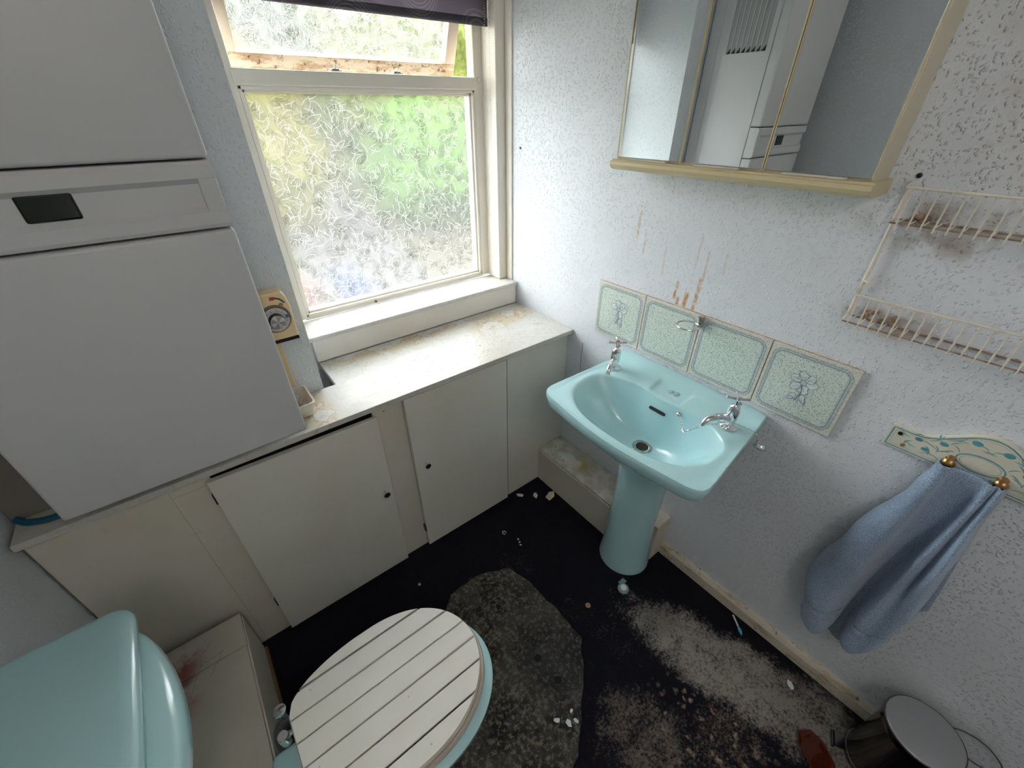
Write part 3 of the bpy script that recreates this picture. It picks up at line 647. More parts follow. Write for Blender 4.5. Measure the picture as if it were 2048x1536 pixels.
for i in range(8):
    y = 1.045+i*.0208
    bm = bmesh.new(); bm_box(bm, X1+.0002, X1+.0012, y, y+.0165, 1.79, 2.12, 0); s = obj('louvre', bm, grey_slot, bo_)
    bm = bmesh.new(); bm_prism(bm, [(y, 1.79), (y+.0165, 1.79), (y, 1.812)], 'x', X1+.0013, X1+.0018); obj('louvre_slot', bm, black_m, s)
    bm = bmesh.new(); bm_box(bm, X1+.0002, X1+.0045, y+.0165, y+.0205, 1.79, 2.12, .0008); obj('louvre_rib', bm, boil, s)

# thermostat on the pier
th = thing('heating_timer', 'cream heating timer with silver dial on the wall beside the window', 'timer', (.13, YB, 1.03))
bm = bmesh.new(); bm_prism(bm, [(.095, 1.047), (.184, 1.047), (.185, 1.14), (.180, 1.170), (.172, 1.186), (.095, 1.186)], 'y', YB-.048, YB-.002, .005); obj('timer_body', bm, thermo, th)
bm = bmesh.new(); bm_box(bm, .096, .183, YB-.047, YB-.006, 1.038, 1.0465); obj('base_strip', bm, gold_glue, th)
cy_ = (.1375, YB-.048, 1.112)
bm = bmesh.new(); bm_lathe(bm, [(.0415, 0), (.040, .003), (.038, .004)], cy_, (0, -1, 0), 36); obj('dial_recess', bm, simple('bronze_ring', (.20, .15, .09), .4, .3), th)
bm = bmesh.new(); bm_lathe(bm, [(.0345, .0042), (.0345, .009), (.033, .010)], cy_, (0, -1, 0), 36); dl = obj('dial_ring', bm, simple('pinkish_dial', (.60, .55, .56), .4), th)
bm = bmesh.new(); bm_lathe(bm, [(.0205, .010), (.0205, .022), (.019, .023)], cy_, (0, -1, 0), 30); obj('dial_bezel', bm, gold_glue, dl)
tk = bmesh.new()
for i in range(24):
    a = i*math.pi/12; r0, r1 = .024, .030 if i % 2 else .027
    bm_strip(tk, [(cy_[0]+r*math.cos(a), cy_[1]-.0101, cy_[2]+r*math.sin(a)) for r in (r0, r1)], .0012, (0, -1, 0), 0, .0002)
obj('dial_marks', tk, gold_glue, dl)
sd = NT('silver_painted_sheen'); sx_, sy_, sz_ = sd.sep(sd.tc); at = sd.math('ARCTAN2', sd.math('SUBTRACT', sz_, .082), sd.math('SUBTRACT', sx_, .0075))
sd = sd.fin(sd.mix(sd.ramp(sd.math('SINE', sd.math('MULTIPLY', at, 4.)), -.6, .9), (.45, .45, .44), (.85, .84, .82)), .25, .8)  # alternating sectors paint the sheen of turned metal into the colour
bm = bmesh.new(); bm_lathe(bm, [(.0188, .0232), (.0188, .030), (.0175, .031)], cy_, (0, -1, 0), 30); obj('dial_knob', bm, sd, dl)
for dx, dz, mm in ((-.025, .024, simple('red_tab', (.55, .05, .05), .4)), (.030, .006, simple('blue_tab', (.06, .16, .5), .4))):
    obj('dial_tab', B(cy_[0]+dx-.004, cy_[0]+dx+.004, cy_[1]-.013, cy_[1]-.0102, cy_[2]+dz-.005, cy_[2]+dz+.005), mm, dl)
bm = bmesh.new(); bm_box(bm, .138, .150, YB-.0495, YB-.048, 1.166, 1.175); obj('slide_switch', bm, bpy.data.materials['red_tab'], th)
bm = bmesh.new(); bm_strip(bm, [(.150, YB-.0482, 1.171), (.162, YB-.0482, 1.166), (.173, YB-.0482, 1.153)], .005, (0, -1, 0)); obj('slide_slot', bm, simple('green_slot', (.07, .12, .10), .4), th)
bm = bmesh.new(); bm_lathe(bm, [(.006, 0), (.005, .0015)], (.162, YB-.0482, 1.149), (0, -1, 0), 14); obj('timer_screw', bm, rust_m, th)
tag(obj('cable_trunking', BB((.112, .134, YB-.013, YB-.001, .83, 1.036), bev=.002), thermo, base=(.123, YB, .83)), 'narrow cream cable trunking on the wall below the heating timer', 'trunking')

# small tub of rag on the worktop
tb = thing('plastic_tub', 'small milky plastic tub on the worktop tucked behind the boiler corner', 'tub', (.112, 1.22, .821))
bm = bmesh.new()
def rrect(cx, cy, a, b, r, z, n=5):
    out = []
    for sx__, sy__, st in ((1, 1, 0), (-1, 1, 90), (-1, -1, 180), (1, -1, 270)):
        for i in range(n): t = R(st+90*i/(n-1)); out.append((cx+sx__*(a-r)+r*math.cos(t), cy+sy__*(b-r)+r*math.sin(t), z))
    return out
rings = [rrect(.112, 1.225, a, b, .012, z) for a, b, z in ((.034, .050, .822), (.038, .056, .850), (.041, .060, .868), (.044, .063, .869), (.044, .063, .871), (.039, .058, .870), (.035, .053, .845), (.032, .048, .826))]
vr = [[bm.verts.new(p) for p in r] for r in rings]
for a, b in zip(vr, vr[1:]):
    for i in range(len(a)): bm.faces.new((a[i], a[(i+1) % len(a)], b[(i+1) % len(a)], b[i]))
bm.faces.new(list(reversed(vr[0]))); bm.faces.new(vr[-1]); obj('tub_body', bm, tubm, tb, True)
bm = bmesh.new(); bmesh.ops.create_icosphere(bm, subdivisions=3, radius=.022, matrix=Matrix.Translation((.108, 1.235, .846)))
for v in bm.verts: v.co += Vector(noise.noise_vector(v.co*60))*.006; v.co.z = max(v.co.z, .8275)
tag(obj('rag', bm, rose, None, True, base=(.108, 1.235, .828)), 'crumpled brown grey rag lying inside the small plastic tub', 'rag')

# ---------------------------------------------------------------- mirror cabinet
mc = thing('mirror_cabinet', 'three-door mirrored wall cabinet with cream moulding above the basin', 'cabinet', (1.2, .585, 1.46))
XM = 1.10
obj('carcass', BB((XM+.006, 1.199, .268, .900, 1.478, 2.12), bev=.002), cab_side, mc)
bm = bmesh.new(); bm_prism(bm, [(1.199, 1.452), (1.098, 1.452), (1.086, 1.458), (1.080, 1.466), (1.082, 1.474), (1.090, 1.476), (1.092, 1.479), (1.199, 1.479)], 'y', .259, .909, .001)
obj('bottom_moulding', bm, maple, mc)
for i, (a, b) in enumerate(((.2715, .4755), (.4825, .6875), (.6935, .8965))):
    bm = bmesh.new(); bm_box(bm, XM, XM+.0052, a, b, 1.485, 2.115, .0006); d = obj('mirror_door', bm, mirror_m, mc)
    c = (.311, .433) if i == 0 else ((.530, .647) if i == 1 else (.728, .852))
    bm = bmesh.new(); bm_box(bm, XM-.011, XM+.004, c[0], c[1], 1.4795, 1.4845, .002); obj('finger_pull', bm, pull_m, d)
    for yy in (a-.0023, b+.0003):
        bm = bmesh.new(); bm_box(bm, XM-.001, XM+.0058, yy, yy+.002, 1.482, 2.115, .0004); obj('edge_trim', bm, maple, d)

# ---------------------------------------------------------------- splashback tiles
sb = thing('tile_splashback', 'row of four mottled green tiles with blue line borders above the basin', 'tiles', (1.2, .56, .866))
bm = B(1.1965, 1.1995, .145, .983, .866, 1.072); obj('grout_bed', bm, grout, sb)
def flower():
    bm = bmesh.new(); fill = bmesh.new(); N = (-1, 0, 0); fk = [0]
    def petal(cy, cz, a, L, w):
        cy += .0045*math.cos(a); cz += .0045*math.sin(a); L *= .85
        pts = []
        for i in range(17):
            t = i/16; th_ = 2*math.pi*t; u = L*.5*(1-math.cos(th_)); v = w*math.sin(th_)*(.7+.3*math.cos(th_*.5)**2)*(1+.22*math.sin(th_*5))
            pts.append((0, cy+u*math.cos(a)-v*math.sin(a), cz+u*math.sin(a)+v*math.cos(a)))
        bm_strip(bm, pts, .0007, N, .0010, .0001)
        fk[0] += 1; vs = [fill.verts.new((-.0001-.00006*fk[0], p[1], p[2])) for p in pts[:-1]]; fill.faces.new(vs)
        bm_strip(bm, [(0, cy+u*math.cos(a), cz+u*math.sin(a)) for u in (L*.25, L*.75)], .0004, N, .0010, .0001)
    for a in (20, 75, 130, 175, 250, 315): petal(0, .008, R(a), .021, .0085)
    petal(-.004, -.010, R(250), .020, .005); petal(.004, -.012, R(290), .018, .005); petal(.0, -.024, R(215), .014, .004); petal(.002, -.022, R(330), .014, .004)
    bm_strip(bm, [(0, 0, .004), (0, -.003, -.012), (0, .002, -.03)], .0015, N, .0010, .0001)
    for q in (bm, fill):
        for v in q.verts: v.co.y *= 1.55; v.co.z *= 1.55; v.co.z += .006
    return bm, fill
first = None
for i, yc in enumerate((.8775, .670, .4605, .2485)):
    if first is None:
        bm = bmesh.new(); bm_box(bm, -.004, .003, -.1015, .1015, -.1025, .1025, .001); me_o = obj('tile', bm, tile_m); first = me_o
    else: me_o = first.copy(); COL.objects.link(me_o)
    me_o.parent = sb; me_o.location = (-.005, yc-.56, .103)
    me_o.scale = (1, (.2065, .2035, .2105, .2085)[i]/.203, 1)
    if i in (0, 3):
        a, b = flower()
        for nm, q, mm in (('flower_outline', a, blue_line), ('flower_fill', b, flower_fill)):
            q.transform(Matrix.Translation((-.0041, 0, 0)) if hasattr(q, 'transform') else Matrix())
            me = bpy.data.meshes.new(nm); q.to_mesh(me); q.free(); me.materials.append(mm); oo = bpy.data.objects.new(nm, me); COL.objects.link(oo); oo.parent = me_o

# tumbler ring
tr = thing('tumbler_holder', 'small chrome tumbler ring fixed to the joint of the middle tiles', 'holder', (1.19, .563, 1.05))
bm = bmesh.new(); bm_box(bm, 1.176, 1.1905, .555, .569, 1.035, 1.075, .003); bm_tube(bm, [(1.180, .562, 1.070), (1.168, .562, 1.078), (1.163, .562, 1.076)], .003); obj('bracket', bm, chrome_old, tr)
bm = bmesh.new(); c = (1.143, .578); pts = [(c[0]+.034*math.cos(R(a)), c[1]+.034*math.sin(R(a)), 1.048) for a in range(-30, 291, 10)]; bm_tube(bm, pts, .0028); obj('ring', bm, chrome_old, tr, True)

# ---------------------------------------------------------------- basin
YC = .5565
ba = thing('washbasin', 'turquoise ceramic pedestal washbasin under the tiled splashback', 'basin', (1.05, YC, 0))
def outline(shrink=0., low=0.):
    """outer plan outline, half (y>=0 side mirrored), list of (x, dy)"""
    P = [(1.1985, 0), (1.1985, .12), (1.1985, .2610), (1.15, .2650), (1.08, .2715), (1.0, .2800), (.92, .2890), (.87, .2950), (.838, .2975), (.818, .2930), (.806, .2790), (.797, .255), (.789, .20), (.780, .14), (.772, .07), (.769, 0)]
    cxx = .985; out = []
    for x, d in P:
        r = Vector((x-cxx, d)); L = r.length; k = (L-shrink)/L if x < 1.19 else 1.
        q = r*k; out.append((cxx+q.x if x < 1.19 else x, max(d-shrink*.8, 0) if x > 1.19 else q.y))
    return out
def ring_from(poly, n, cx=.97):
    full = poly+[(x, -d) for x, d in reversed(poly[1:-1])]; res = []
    for i in range(n):
        a = 2*math.pi*(i+.5)/n; dx, dy = math.cos(a), math.sin(a); best = None
        for (x1, y1), (x2, y2) in zip(full, full[1:]+full[:1]):
            ex, ey = x2-x1, y2-y1; den = dx*ey-dy*ex
            if abs(den) < 1e-12: continue
            t = ((x1-cx)*ey-y1*ex)/den; s = ((x1-cx)*dy-y1*dx)/den
            if t > 0 and -1e-6 <= s <= 1+1e-6 and (best is None or t > best): best = t
        res.append((cx+dx*best, dy*best))
    return res
NR = 180; CXB = .965
outer = ring_from(outline(), NR, CXB)
def sup(a, r):
    pass
bowl = []
for i in range(NR):
    a = 2*math.pi*(i+.5)/NR; c, s = math.cos(a), math.sin(a)
    ax = .108 if c > 0 else .158; e = 2.5
    # angle measured from (CXB,0)
    r = (abs(c/ax)**e+abs(s/.246)**e)**(-1/e)
    x, d = CXB+r*c, r*s
    if c > 0: x -= .018*math.exp(-(d/.09)**2)*c
    bowl.append((x, d))
def deck(x, d):
    z = .802+max(0, x-.80)*.075+.0*d
    z += .016/(1+math.exp(-(x-1.158)/.006))
    return z
rings = []
dc = (1.0, 0.)
prof = [(0.0, .0), (.12, .002), (.25, .008), (.40, .022), (.55, .045), (.68, .075), (.80, .105), (.89, .128), (.95, .142), (.985, .1505), (1.0, .1545)]
dr_ = [(dc[0]+.021*math.cos(2*math.pi*(i+.5)/NR), .021*math.sin(2*math.pi*(i+.5)/NR)) for i in range(NR)]
for t, h in prof:
    r = []
    for i in range(NR):
        x = dr_[i][0]+(bowl[i][0]-dr_[i][0])*t; d = dr_[i][1]+(bowl[i][1]-dr_[i][1])*t
        zb = deck(*bowl[i])-.004; z = (zb-.1545)+h if t < 1 else zb
        r.append((x, d, .645+(zb-.645)*(h/.1545)))
    rings.append(r)
K = 14
for k in range(1, K+1):
    t = k/K; r = []
    for i in range(NR):
        x = bowl[i][0]+(outer[i][0]-bowl[i][0])*t*.985; d = bowl[i][1]+(outer[i][1]-bowl[i][1])*t*.985
        z = deck(x, d)-.004*math.exp(-t*9)
        # raised lip round the sides and front, soap recess in the middle of the deck
        if outer[i][0] < 1.19: z += .0035*math.exp(-((1-t)/.25)**2)
        if 1.075 < x < 1.142 and abs(d-.005) < .062:
            m = min(1, (x-1.075)/.006, (1.142-x)/.006, (.062-abs(d-.005))/.006); z -= .007*m
        r.append((x, d, z))
    rings.append(r)
def ap(shr, dz):
    pl_ = ring_from(outline(shr), NR, CXB); return [(x, d, deck(x, d)+dz if x < 1.19 else deck(1.1985, 0)+dz) for x, d in pl_]
rings.append([(x, d, deck(x, d)-.0015) for x, d in outer])
rings.append([(x, d, deck(x, d)-.007) for x, d in ring_from(outline(-.0015), NR, CXB)])
rings.append(ap(.001, -.022)); rings.append(ap(.006, -.040)); rings.append(ap(.012, -.048))
for f_, z in ((.80, .715), (.55, .655), (.35, .620)):
    base_ = ring_from(outline(.012), NR, CXB); r = []
    for i in range(NR):
        a = 2*math.pi*(i+.5)/NR; tx, td = 1.06+.085*math.cos(a), .085*math.sin(a)
        r.append((min(1.1985, tx+(base_[i][0]-tx)*f_), td+(base_[i][1]-td)*f_, z))
    rings.append(r)
rings.append([(1.06+.08*math.cos(2*math.pi*(i+.5)/NR), .08*math.sin(2*math.pi*(i+.5)/NR), .60) for i in range(NR)])
bm = bmesh.new(); vr = [[bm.verts.new((x, YC+d, z)) for x, d, z in r] for r in rings]
for a, b in zip(vr, vr[1:]):
    for i in range(NR): bm.faces.new((a[i], a[(i+1) % NR], b[(i+1) % NR], b[i]))
bmesh.ops.recalc_face_normals(bm, faces=bm.faces[:])
bowlo = obj('basin_bowl', bm, basin_m, ba, True, ang=60)
# overflow slot, waste
bm = bmesh.new()
for s_ in range(13):
    pass
sl_c = Vector((1.048, .560, .775)); nrm = Vector((-.80, 0, .60)); uu = Vector((0, 1, 0)); vv = nrm.cross(uu)
def stad(off, r, L): return [sl_c+nrm*off+uu*((L if i < 9 else -L)+r*math.cos(R(-90+22.5*(i if i < 9 else i-1))))+vv*(r*math.sin(R(-90+22.5*(i if i < 9 else i-1)))) for i in range(18)]
vs = [bm.verts.new(p) for p in stad(.004, .0055, .024)]; vs2 = [bm.verts.new(p) for p in stad(-.012, .0055, .024)]
bm.faces.new(vs)
for i in range(18): bm.faces.new((vs[i], vs2[i], vs2[(i+1) % 18], vs[(i+1) % 18]))
obj('overflow_slot', bm, black_m, ba)
bm = bmesh.new(); bm_lathe(bm, [(.0335, .0), (.033, .0045), (.027, .0055), (.021, .003), (.0205, -.002)], (1.0, YC, .6445), n=32, cap=False); obj('waste_ring', bm, chrome_old, ba, True)
bm = bmesh.new(); bm_lathe(bm, [(.0225, 0), (.0215, .0008)], (1.0, YC, .6425), n=24); obj('waste_hole', bm, simple('dark_drain', (.03, .028, .022), .5), ba)
# pedestal
bm = bmesh.new(); rings = []
for z, r, cx_ in ((0, .104, 1.052), (.012, .104, 1.052), (.03, .101, 1.052), (.12, .095, 1.052), (.25, .089, 1.052), (.40, .088, 1.054), (.52, .093, 1.056), (.585, .100, 1.058), (.598, .102, 1.058)):
    rg = []
    for i in range(33):
        a = R(60+240*i/32); rg.append(bm.verts.new((cx_+r*math.cos(a)*.98, YC+r*math.sin(a), z)))
    for i in range(33):
        a = R(300-240*i/32); rg.append(bm.verts.new((cx_+(r-.012)*math.cos(a)*.98, YC+(r-.012)*math.sin(a), z)))
    rings.append(rg)
for a, b in zip(rings, rings[1:]):
    for i in range(66): bm.faces.new((a[i], a[(i+1) % 66], b[(i+1) % 66], b[i]))
bm.faces.new(list(reversed(rings[0]))); bm.faces.new(rings[-1])
obj('pedestal', bm, basin_m, ba, True, ang=50)
# floor fixing lug
lug = thing('floor_clip', 'grey plastic lug with white screw cap at the foot of the pedestal', 'clip', (.925, .46, 0))
bm = bmesh.new(); bm_lathe(bm, [(.022, .0005), (.022, .008), (.018, .010)], (.921, .452, 0), n=24); bm_box(bm, .926, .956, .463, .482, .0006, .007, .001); obj('lug', bm, simple('grey_green_plastic', (.20, .28, .29), .4), lug)
bm = bmesh.new(); bm_lathe(bm, [(.014, .010), (.013, .015), (.008, .0165)], (.921, .452, 0), n=8); obj('screw_cap', bm, chip_m, lug, False)
# taps
def tap(y, label, hot, swing):
    x0, zb = 1.085, deck(1.085, 0)+.0003
    t = thing('pillar_tap', label, 'tap', (x0, y, zb), 'pair of chrome pillar taps')
    bm = bmesh.new(); bm_lathe(bm, [(.024, 0), (.024, .003), (.019, .006), (.011, .010), (.0105, .022), (.0155, .028), (.0165, .04), (.0165, .062), (.014, .072), (.008, .076), (.006, .080)], (x0, y, zb), n=24); obj('tap_body', bm, chrome, t, True)
    d = Vector((math.cos(swing), math.sin(swing), 0)); p = Vector((x0, y, zb))
    pth = smooth_path([p+d*.010+Vector((0, 0, .033)), p+d*.035+Vector((0, 0, .042)), p+d*.060+Vector((0, 0, .045)), p+d*.082+Vector((0, 0, .038)), p+d*.092+Vector((0, 0, .022))])
    bm = bmesh.new(); bm_tube(bm, pth, [.012-.0035*i/(len(pth)-1) for i in range(len(pth))], 14); obj('spout', bm, chrome, t, True)
    bm = bmesh.new(); bm_tube(bm, [p+Vector((0, 0, .079)), p+Vector((0, 0, .102))], .0045, 10)
    for k in range(4):
        a = R(35+90*k+(12 if hot else 0)); e = Vector((math.cos(a), math.sin(a), 0)); bm_tube(bm, [p+e*.004+Vector((0, 0, .100)), p+e*.017+Vector((0, 0, .101)), p+e*.030+Vector((0, 0, .103))], [.0035, .0035, .0052], 10)
    bm_lathe(bm, [(.008, .096), (.008, .106)], p, n=14); h = obj('cross_handle', bm, chrome, t, True)
    bm = bmesh.new(); bm_lathe(bm, [(.006, .1062), (.0055, .1082), (.002, .109)], p, n=14); obj('indicator', bm, simple('red_indicator' if hot else 'clear_indicator', (.6, .08, .08) if hot else (.6, .62, .65), .3), h)
tap(.782, 'left chrome cross-head tap with red indicator, near the worktop', True, R(205))
tap(.352, 'right chrome cross-head tap with the plug chain looped round it', False, R(155))
# plug and chain
def link_chain(pts, pitch=.0062):
    pts = smooth_path(pts, 10); bm = bmesh.new(); acc = 0; k = 0
    for a, b in zip(pts, pts[1:]):
        L = (b-a).length; acc += L
        if acc >= pitch:
            acc = 0; t = (b-a).normalized(); s = t.orthogonal().normalized()
            if k % 2: s = t.cross(s)
            lp = [b+t*(.0046*math.cos(2*math.pi*j/8))+s*(.0024*math.sin(2*math.pi*j/8)) for j in range(8)]
            bm_tube(bm, lp, .0007, 4, closed=True); k += 1
    return bm
pg = thing('basin_plug', 'chrome basin plug on a chain hanging over the right rim of the basin', 'plug', (1.10, .262, .80))
zt = deck(1.08, 0)
ch = obj('chain', link_chain([(1.052, .488, .800), (1.044, .474, .798), (1.018, .452, .793), (1.004, .436, .792), (1.010, .415, .812), (1.035, .392, .832), (1.062, .378, zt+.006), (1.085, .378, zt+.004), (1.108, .362, zt+.004), (1.112, .335, zt+.004), (1.113, .31, zt+.005), (1.113, .285, zt+.004), (1.112, .276, zt-.010)]), chrome_old, pg); ch['kind'] = 'stuff'
bm = bmesh.new(); bm_lathe(bm, [(.017, 0), (.0195, .002), (.0195, .005), (.016, .007), (.015, .013), (.008, .014)], (1.118, .263, .782), (.45, .0, .9), 24); obj('plug_disc', bm, chrome, pg, True)
bm = bmesh.new(); bm_tube(bm, [(1.112, .271, .797), (1.112, .274, .805), (1.112, .273, .812)], .0016); obj('plug_shank', bm, chrome, pg)
bm = bmesh.new(); bm_lathe(bm, [(.007, 0), (.006, .004), (.003, .006)], (1.056, .490, .800), (-.6, 0, .8), 14); obj('chain_stay', bm, chrome_old, pg, True)
# soap remains
for i, (x, y) in enumerate(((1.12, .545), (1.118, .565))):
    bm = bmesh.new(); bmesh.ops.create_icosphere(bm, subdivisions=3, radius=1)
    for v in bm.verts: n_ = 1+.3*noise.noise(v.co*2+Vector((i*5, 0, 0))); v.co = Vector((x+v.co.x*.012*n_, y+v.co.y*(.009)*n_, deck(x, 0)-.0068+max(0, v.co.z)*.003))
    tag(obj('soap_sliver', bm, cist_m, None, True, base=(x, y, deck(x, 0)-.0068)), 'thin turquoise soap sliver stuck in the basin soap dish, ' + ('nearer the right tap' if i == 0 else 'nearer the left tap'), 'soap', 'soap slivers in the dish')

# ---------------------------------------------------------------- towel rail plaque with towel
rl = thing('towel_plaque', 'cream plaque with teal folk flowers and two brass pegs on the wall', 'rail', (1.2, -.112, .92))
def topz(y): d = abs(y+.112); return .978+.056*(0.5+.5*math.cos(math.pi*min(1, d/.12)))**1.2
pts = [(.045, .920), (.045, .978)]+[(.045-i*.314/28, topz(.045-i*.314/28)) for i in range(1, 28)]+[(-.269, .978), (-.269, .920)]
bm = bmesh.new(); bm_prism(bm, pts, 'x', 1.186, 1.1995, .0008); obj('plaque_board', bm, plaque_m, rl)
XP = 1.1862; N = (-1, 0, 0); bm = bmesh.new()
inner = lambda k: [(XP, .045-k, .920+k), (XP, .045-k, .978-k)]+[(XP, .045-i*.314/28, topz(.045-i*.314/28)-k) for i in range(1, 28)]+[(XP, -.269+k, .978-k), (XP, -.269+k, .920+k), (XP, .045-k, .920+k)]
bm_strip(bm, inner(.005), .0045, N); bm_strip(bm, inner(.0105), .0009, N)
for rr, ww in ((1.12, .005), (.94, .0015)):
    bm_strip(bm, [(XP, -.112+.034*rr*math.cos(R(a)), .963+.0175*rr*math.sin(R(a))) for a in range(0, 361, 12)], ww, N)
obj('painted_border', bm, teal_line, rl)
bm = bmesh.new(); random.seed(4); bt = bmesh.new()
def curl(y, z, a, L, b, w):
    p = []; 
    for i in range(9):
        t = i/8; p.append((XP, y, z)); y += L/8*math.cos(a); z += L/8*math.sin(a); a += b/8
    bm_strip(bm, p, [1.5*w*math.sin(math.pi*(i+.6)/9.2) for i in range(9)], N)
for sgn in (1, -1):
    for y, z, a, L, b, w in ((.006, .962, 10, .03, 60, .003), (.0, .956, -30, .024, -80, .003), (-.012, .966, 175, .035, 50, .003), (-.022, .957, 200, .026, 90, .004), (-.024, .972, 150, .03, -60, .003), (-.036, .967, 200, .02, 100, .004), (-.030, .948, 230, .018, -60, .003),
        (-.044, .982, 20, .02, 90, .003), (-.05, .992, 160, .03, -50, .003), (-.060, .985, 190, .02, 70, .003), (-.078, 1.0, 10, .022, -60, .003), (-.09, 1.006, 170, .02, 50, .003), (-.012, .944, -10, .024, 70, .003), (.012, .944, 100, .016, 80, .003), (-.02, .936, 170, .02, -60, .0025), (.004, .972, 130, .018, 60, .0025), (-.045, .953, 120, .022, 70, .004), (-.052, .958, 115, .022, 70, .004), (-.038, .942, 180, .018, 40, .0025), (-.07, .996, -20, .02, -50, .003), (-.10, .998, 200, .02, -70, .003)):
        yy = y if sgn > 0 else -.224-y; aa = R(a) if sgn > 0 else math.pi-R(a); curl(yy, z, aa, L, R(b)*sgn, w)
    for y, z, q in ((-.008, .966, .0065), (-.047, .978, .007), (-.088, 1.008, .008), (-.026, .948, .0065)):
        yy = y if sgn > 0 else -.224-y; vs = [bt.verts.new((XP-.0004, yy+q*math.cos(R(a))*(1.1), z+q*.75*math.sin(R(a)))) for a in range(0, 360, 30)]; bt.faces.new(vs)
obj('painted_leaves', bm, teal_pale, rl)['kind'] = 'stuff'; obj('painted_blooms', bt, teal_line, rl)['kind'] = 'stuff'
for y, z, m_ in ((.025, .962, gold_glue), (.010, .936, rust_m)):
    bm = bmesh.new(); bm_lathe(bm, [(.005, 0), (.0045, .0015), (.002, .002)], (1.186, y, z), (-1, 0, 0), 14); obj('plaque_screw', bm, m_, rl)
for y in (-.070, -.153):
    bm = bmesh.new(); bm_lathe(bm, [(.009, 0), (.007, .004), (.005, .010), (.006, .014), (.010, .020), (.0115, .024), (.008, .029), (.003, .031)], (1.186, y, .952), (-1, 0, 0), 20); obj('peg', bm, brass, rl, True)
tw = thing('hand_towel', 'blue terry hand towel hanging in folds from the brass pegs', 'towel', (1.15, -.11, .95))
keys = [  # t, list of (y, x)
 (0.0, [(-.058, 1.178), (-.056, 1.158), (-.064, 1.146), (-.074, 1.148), (-.086, 1.156), (-.112, 1.160), (-.132, 1.158), (-.144, 1.148), (-.150, 1.156), (-.158, 1.146), (-.166, 1.172)]),
 (.12, [(-.050, 1.182), (-.046, 1.150), (-.056, 1.128), (-.072, 1.128), (-.084, 1.154), (-.112, 1.168), (-.134, 1.166), (-.142, 1.136), (-.151, 1.152), (-.161, 1.134), (-.169, 1.174)]),
 (.45, [(-.008, 1.184), (-.002, 1.130), (-.024, 1.094), (-.062, 1.098), (-.080, 1.150), (-.104, 1.180), (-.126, 1.176), (-.134, 1.106), (-.153, 1.134), (-.170, 1.096), (-.186, 1.168)]),
 (.75, [(.020, 1.184), (.022, 1.140), (-.004, 1.104), (-.054, 1.096), (-.080, 1.142), (-.096, 1.182), (-.114, 1.176), (-.126, 1.106), (-.156, 1.110), (-.188, 1.100), (-.198, 1.165)]),
 (1.0, [(-.012, 1.182), (-.012, 1.146), (-.030, 1.120), (-.070, 1.100), (-.090, 1.136), (-.098, 1.180), (-.112, 1.172), (-.126, 1.112), (-.158, 1.102), (-.186, 1.112), (-.194, 1.158)])]
zb_ = [.34, .31, .285, .275, .30, .36, .36, .315, .31, .37, .44]
def cr(vals, s):
    n = len(vals)-1; f_ = min(max(s*n, 0), n-1e-6); i = int(f_); t = f_-i; g = lambda k: vals[min(max(k, 0), n)]
    p0, p1, p2, p3 = g(i-1), g(i), g(i+1), g(i+2); return .5*(2*p1+(p2-p0)*t+(2*p0-5*p1+4*p2-p3)*t*t+(3*p1-p0-3*p2+p3)*t**3)
bm = bmesh.new(); NU, NV = 90, 110; grid = []
for j in range(NV+1):
    t = j/NV
    for k in range(len(keys)-1):
        if keys[k][0] <= t <= keys[k+1][0]: break
    q = (t-keys[k][0])/(keys[k+1][0]-keys[k][0]); q = q*q*(3-2*q); row = []
    ys = [a[0]+(b[0]-a[0])*q for a, b in zip(keys[k][1], keys[k+1][1])]; xs = [a[1]+(b[1]-a[1])*q for a, b in zip(keys[k][1], keys[k+1][1])]
    for i in range(NU+1):
        s = i/NU; y = cr(ys, s); x = cr(xs, s); zlow = cr(zb_, s); z = .950-(.950-zlow)*t
        nv = noise.noise(Vector((y*24, z*7, 1)))*.006*t+noise.noise(Vector((y*70, z*40, 3)))*.0015
        g_ = .010*sum(math.exp(-((t-tt)/.0065)**2) for tt in (.855, .885)); x = min(1.184, x+nv+g_)
        if t > .885: x += .004
        row.append(bm.verts.new((min(x, 1.185), y, z)))
    grid.append(row)
for a, b in zip(grid, grid[1:]):
    for i in range(NU): bm.faces.new((a[i], b[i], b[i+1], a[i+1]))
bmesh.ops.recalc_face_normals(bm, faces=bm.faces[:])
fo = obj('front_folds', bm, towel_m, tw, True, ang=80); md = fo.modifiers.new('thick', 'SOLIDIFY'); md.thickness = .004; md.offset = 0
bm = bmesh.new(); rows = []
for j in range(31):
    t = j/30; row = []
    for i in range(25):
        s = i/24; y0 = -.06+(-.01+.06)*t; y1 = -.16-(.055)*t; y = y0+(y1-y0)*s; zl = .26+.02*math.sin(s*9)+(.27*max(0, s-.6)/.4)**1.0
        z = .945-(.945-zl)*t; row.append(bm.verts.new((1.178+.006*math.sin(s*14+t*2)*t, y, z)))
    rows.append(row)
for a, b in zip(rows, rows[1:]):
    for i in range(24): bm.faces.new((a[i], b[i], b[i+1], a[i+1]))
o = obj('back_layer', bm, towel_m, tw, True); md = o.modifiers.new('thick', 'SOLIDIFY'); md.thickness = .003; md.offset = 0

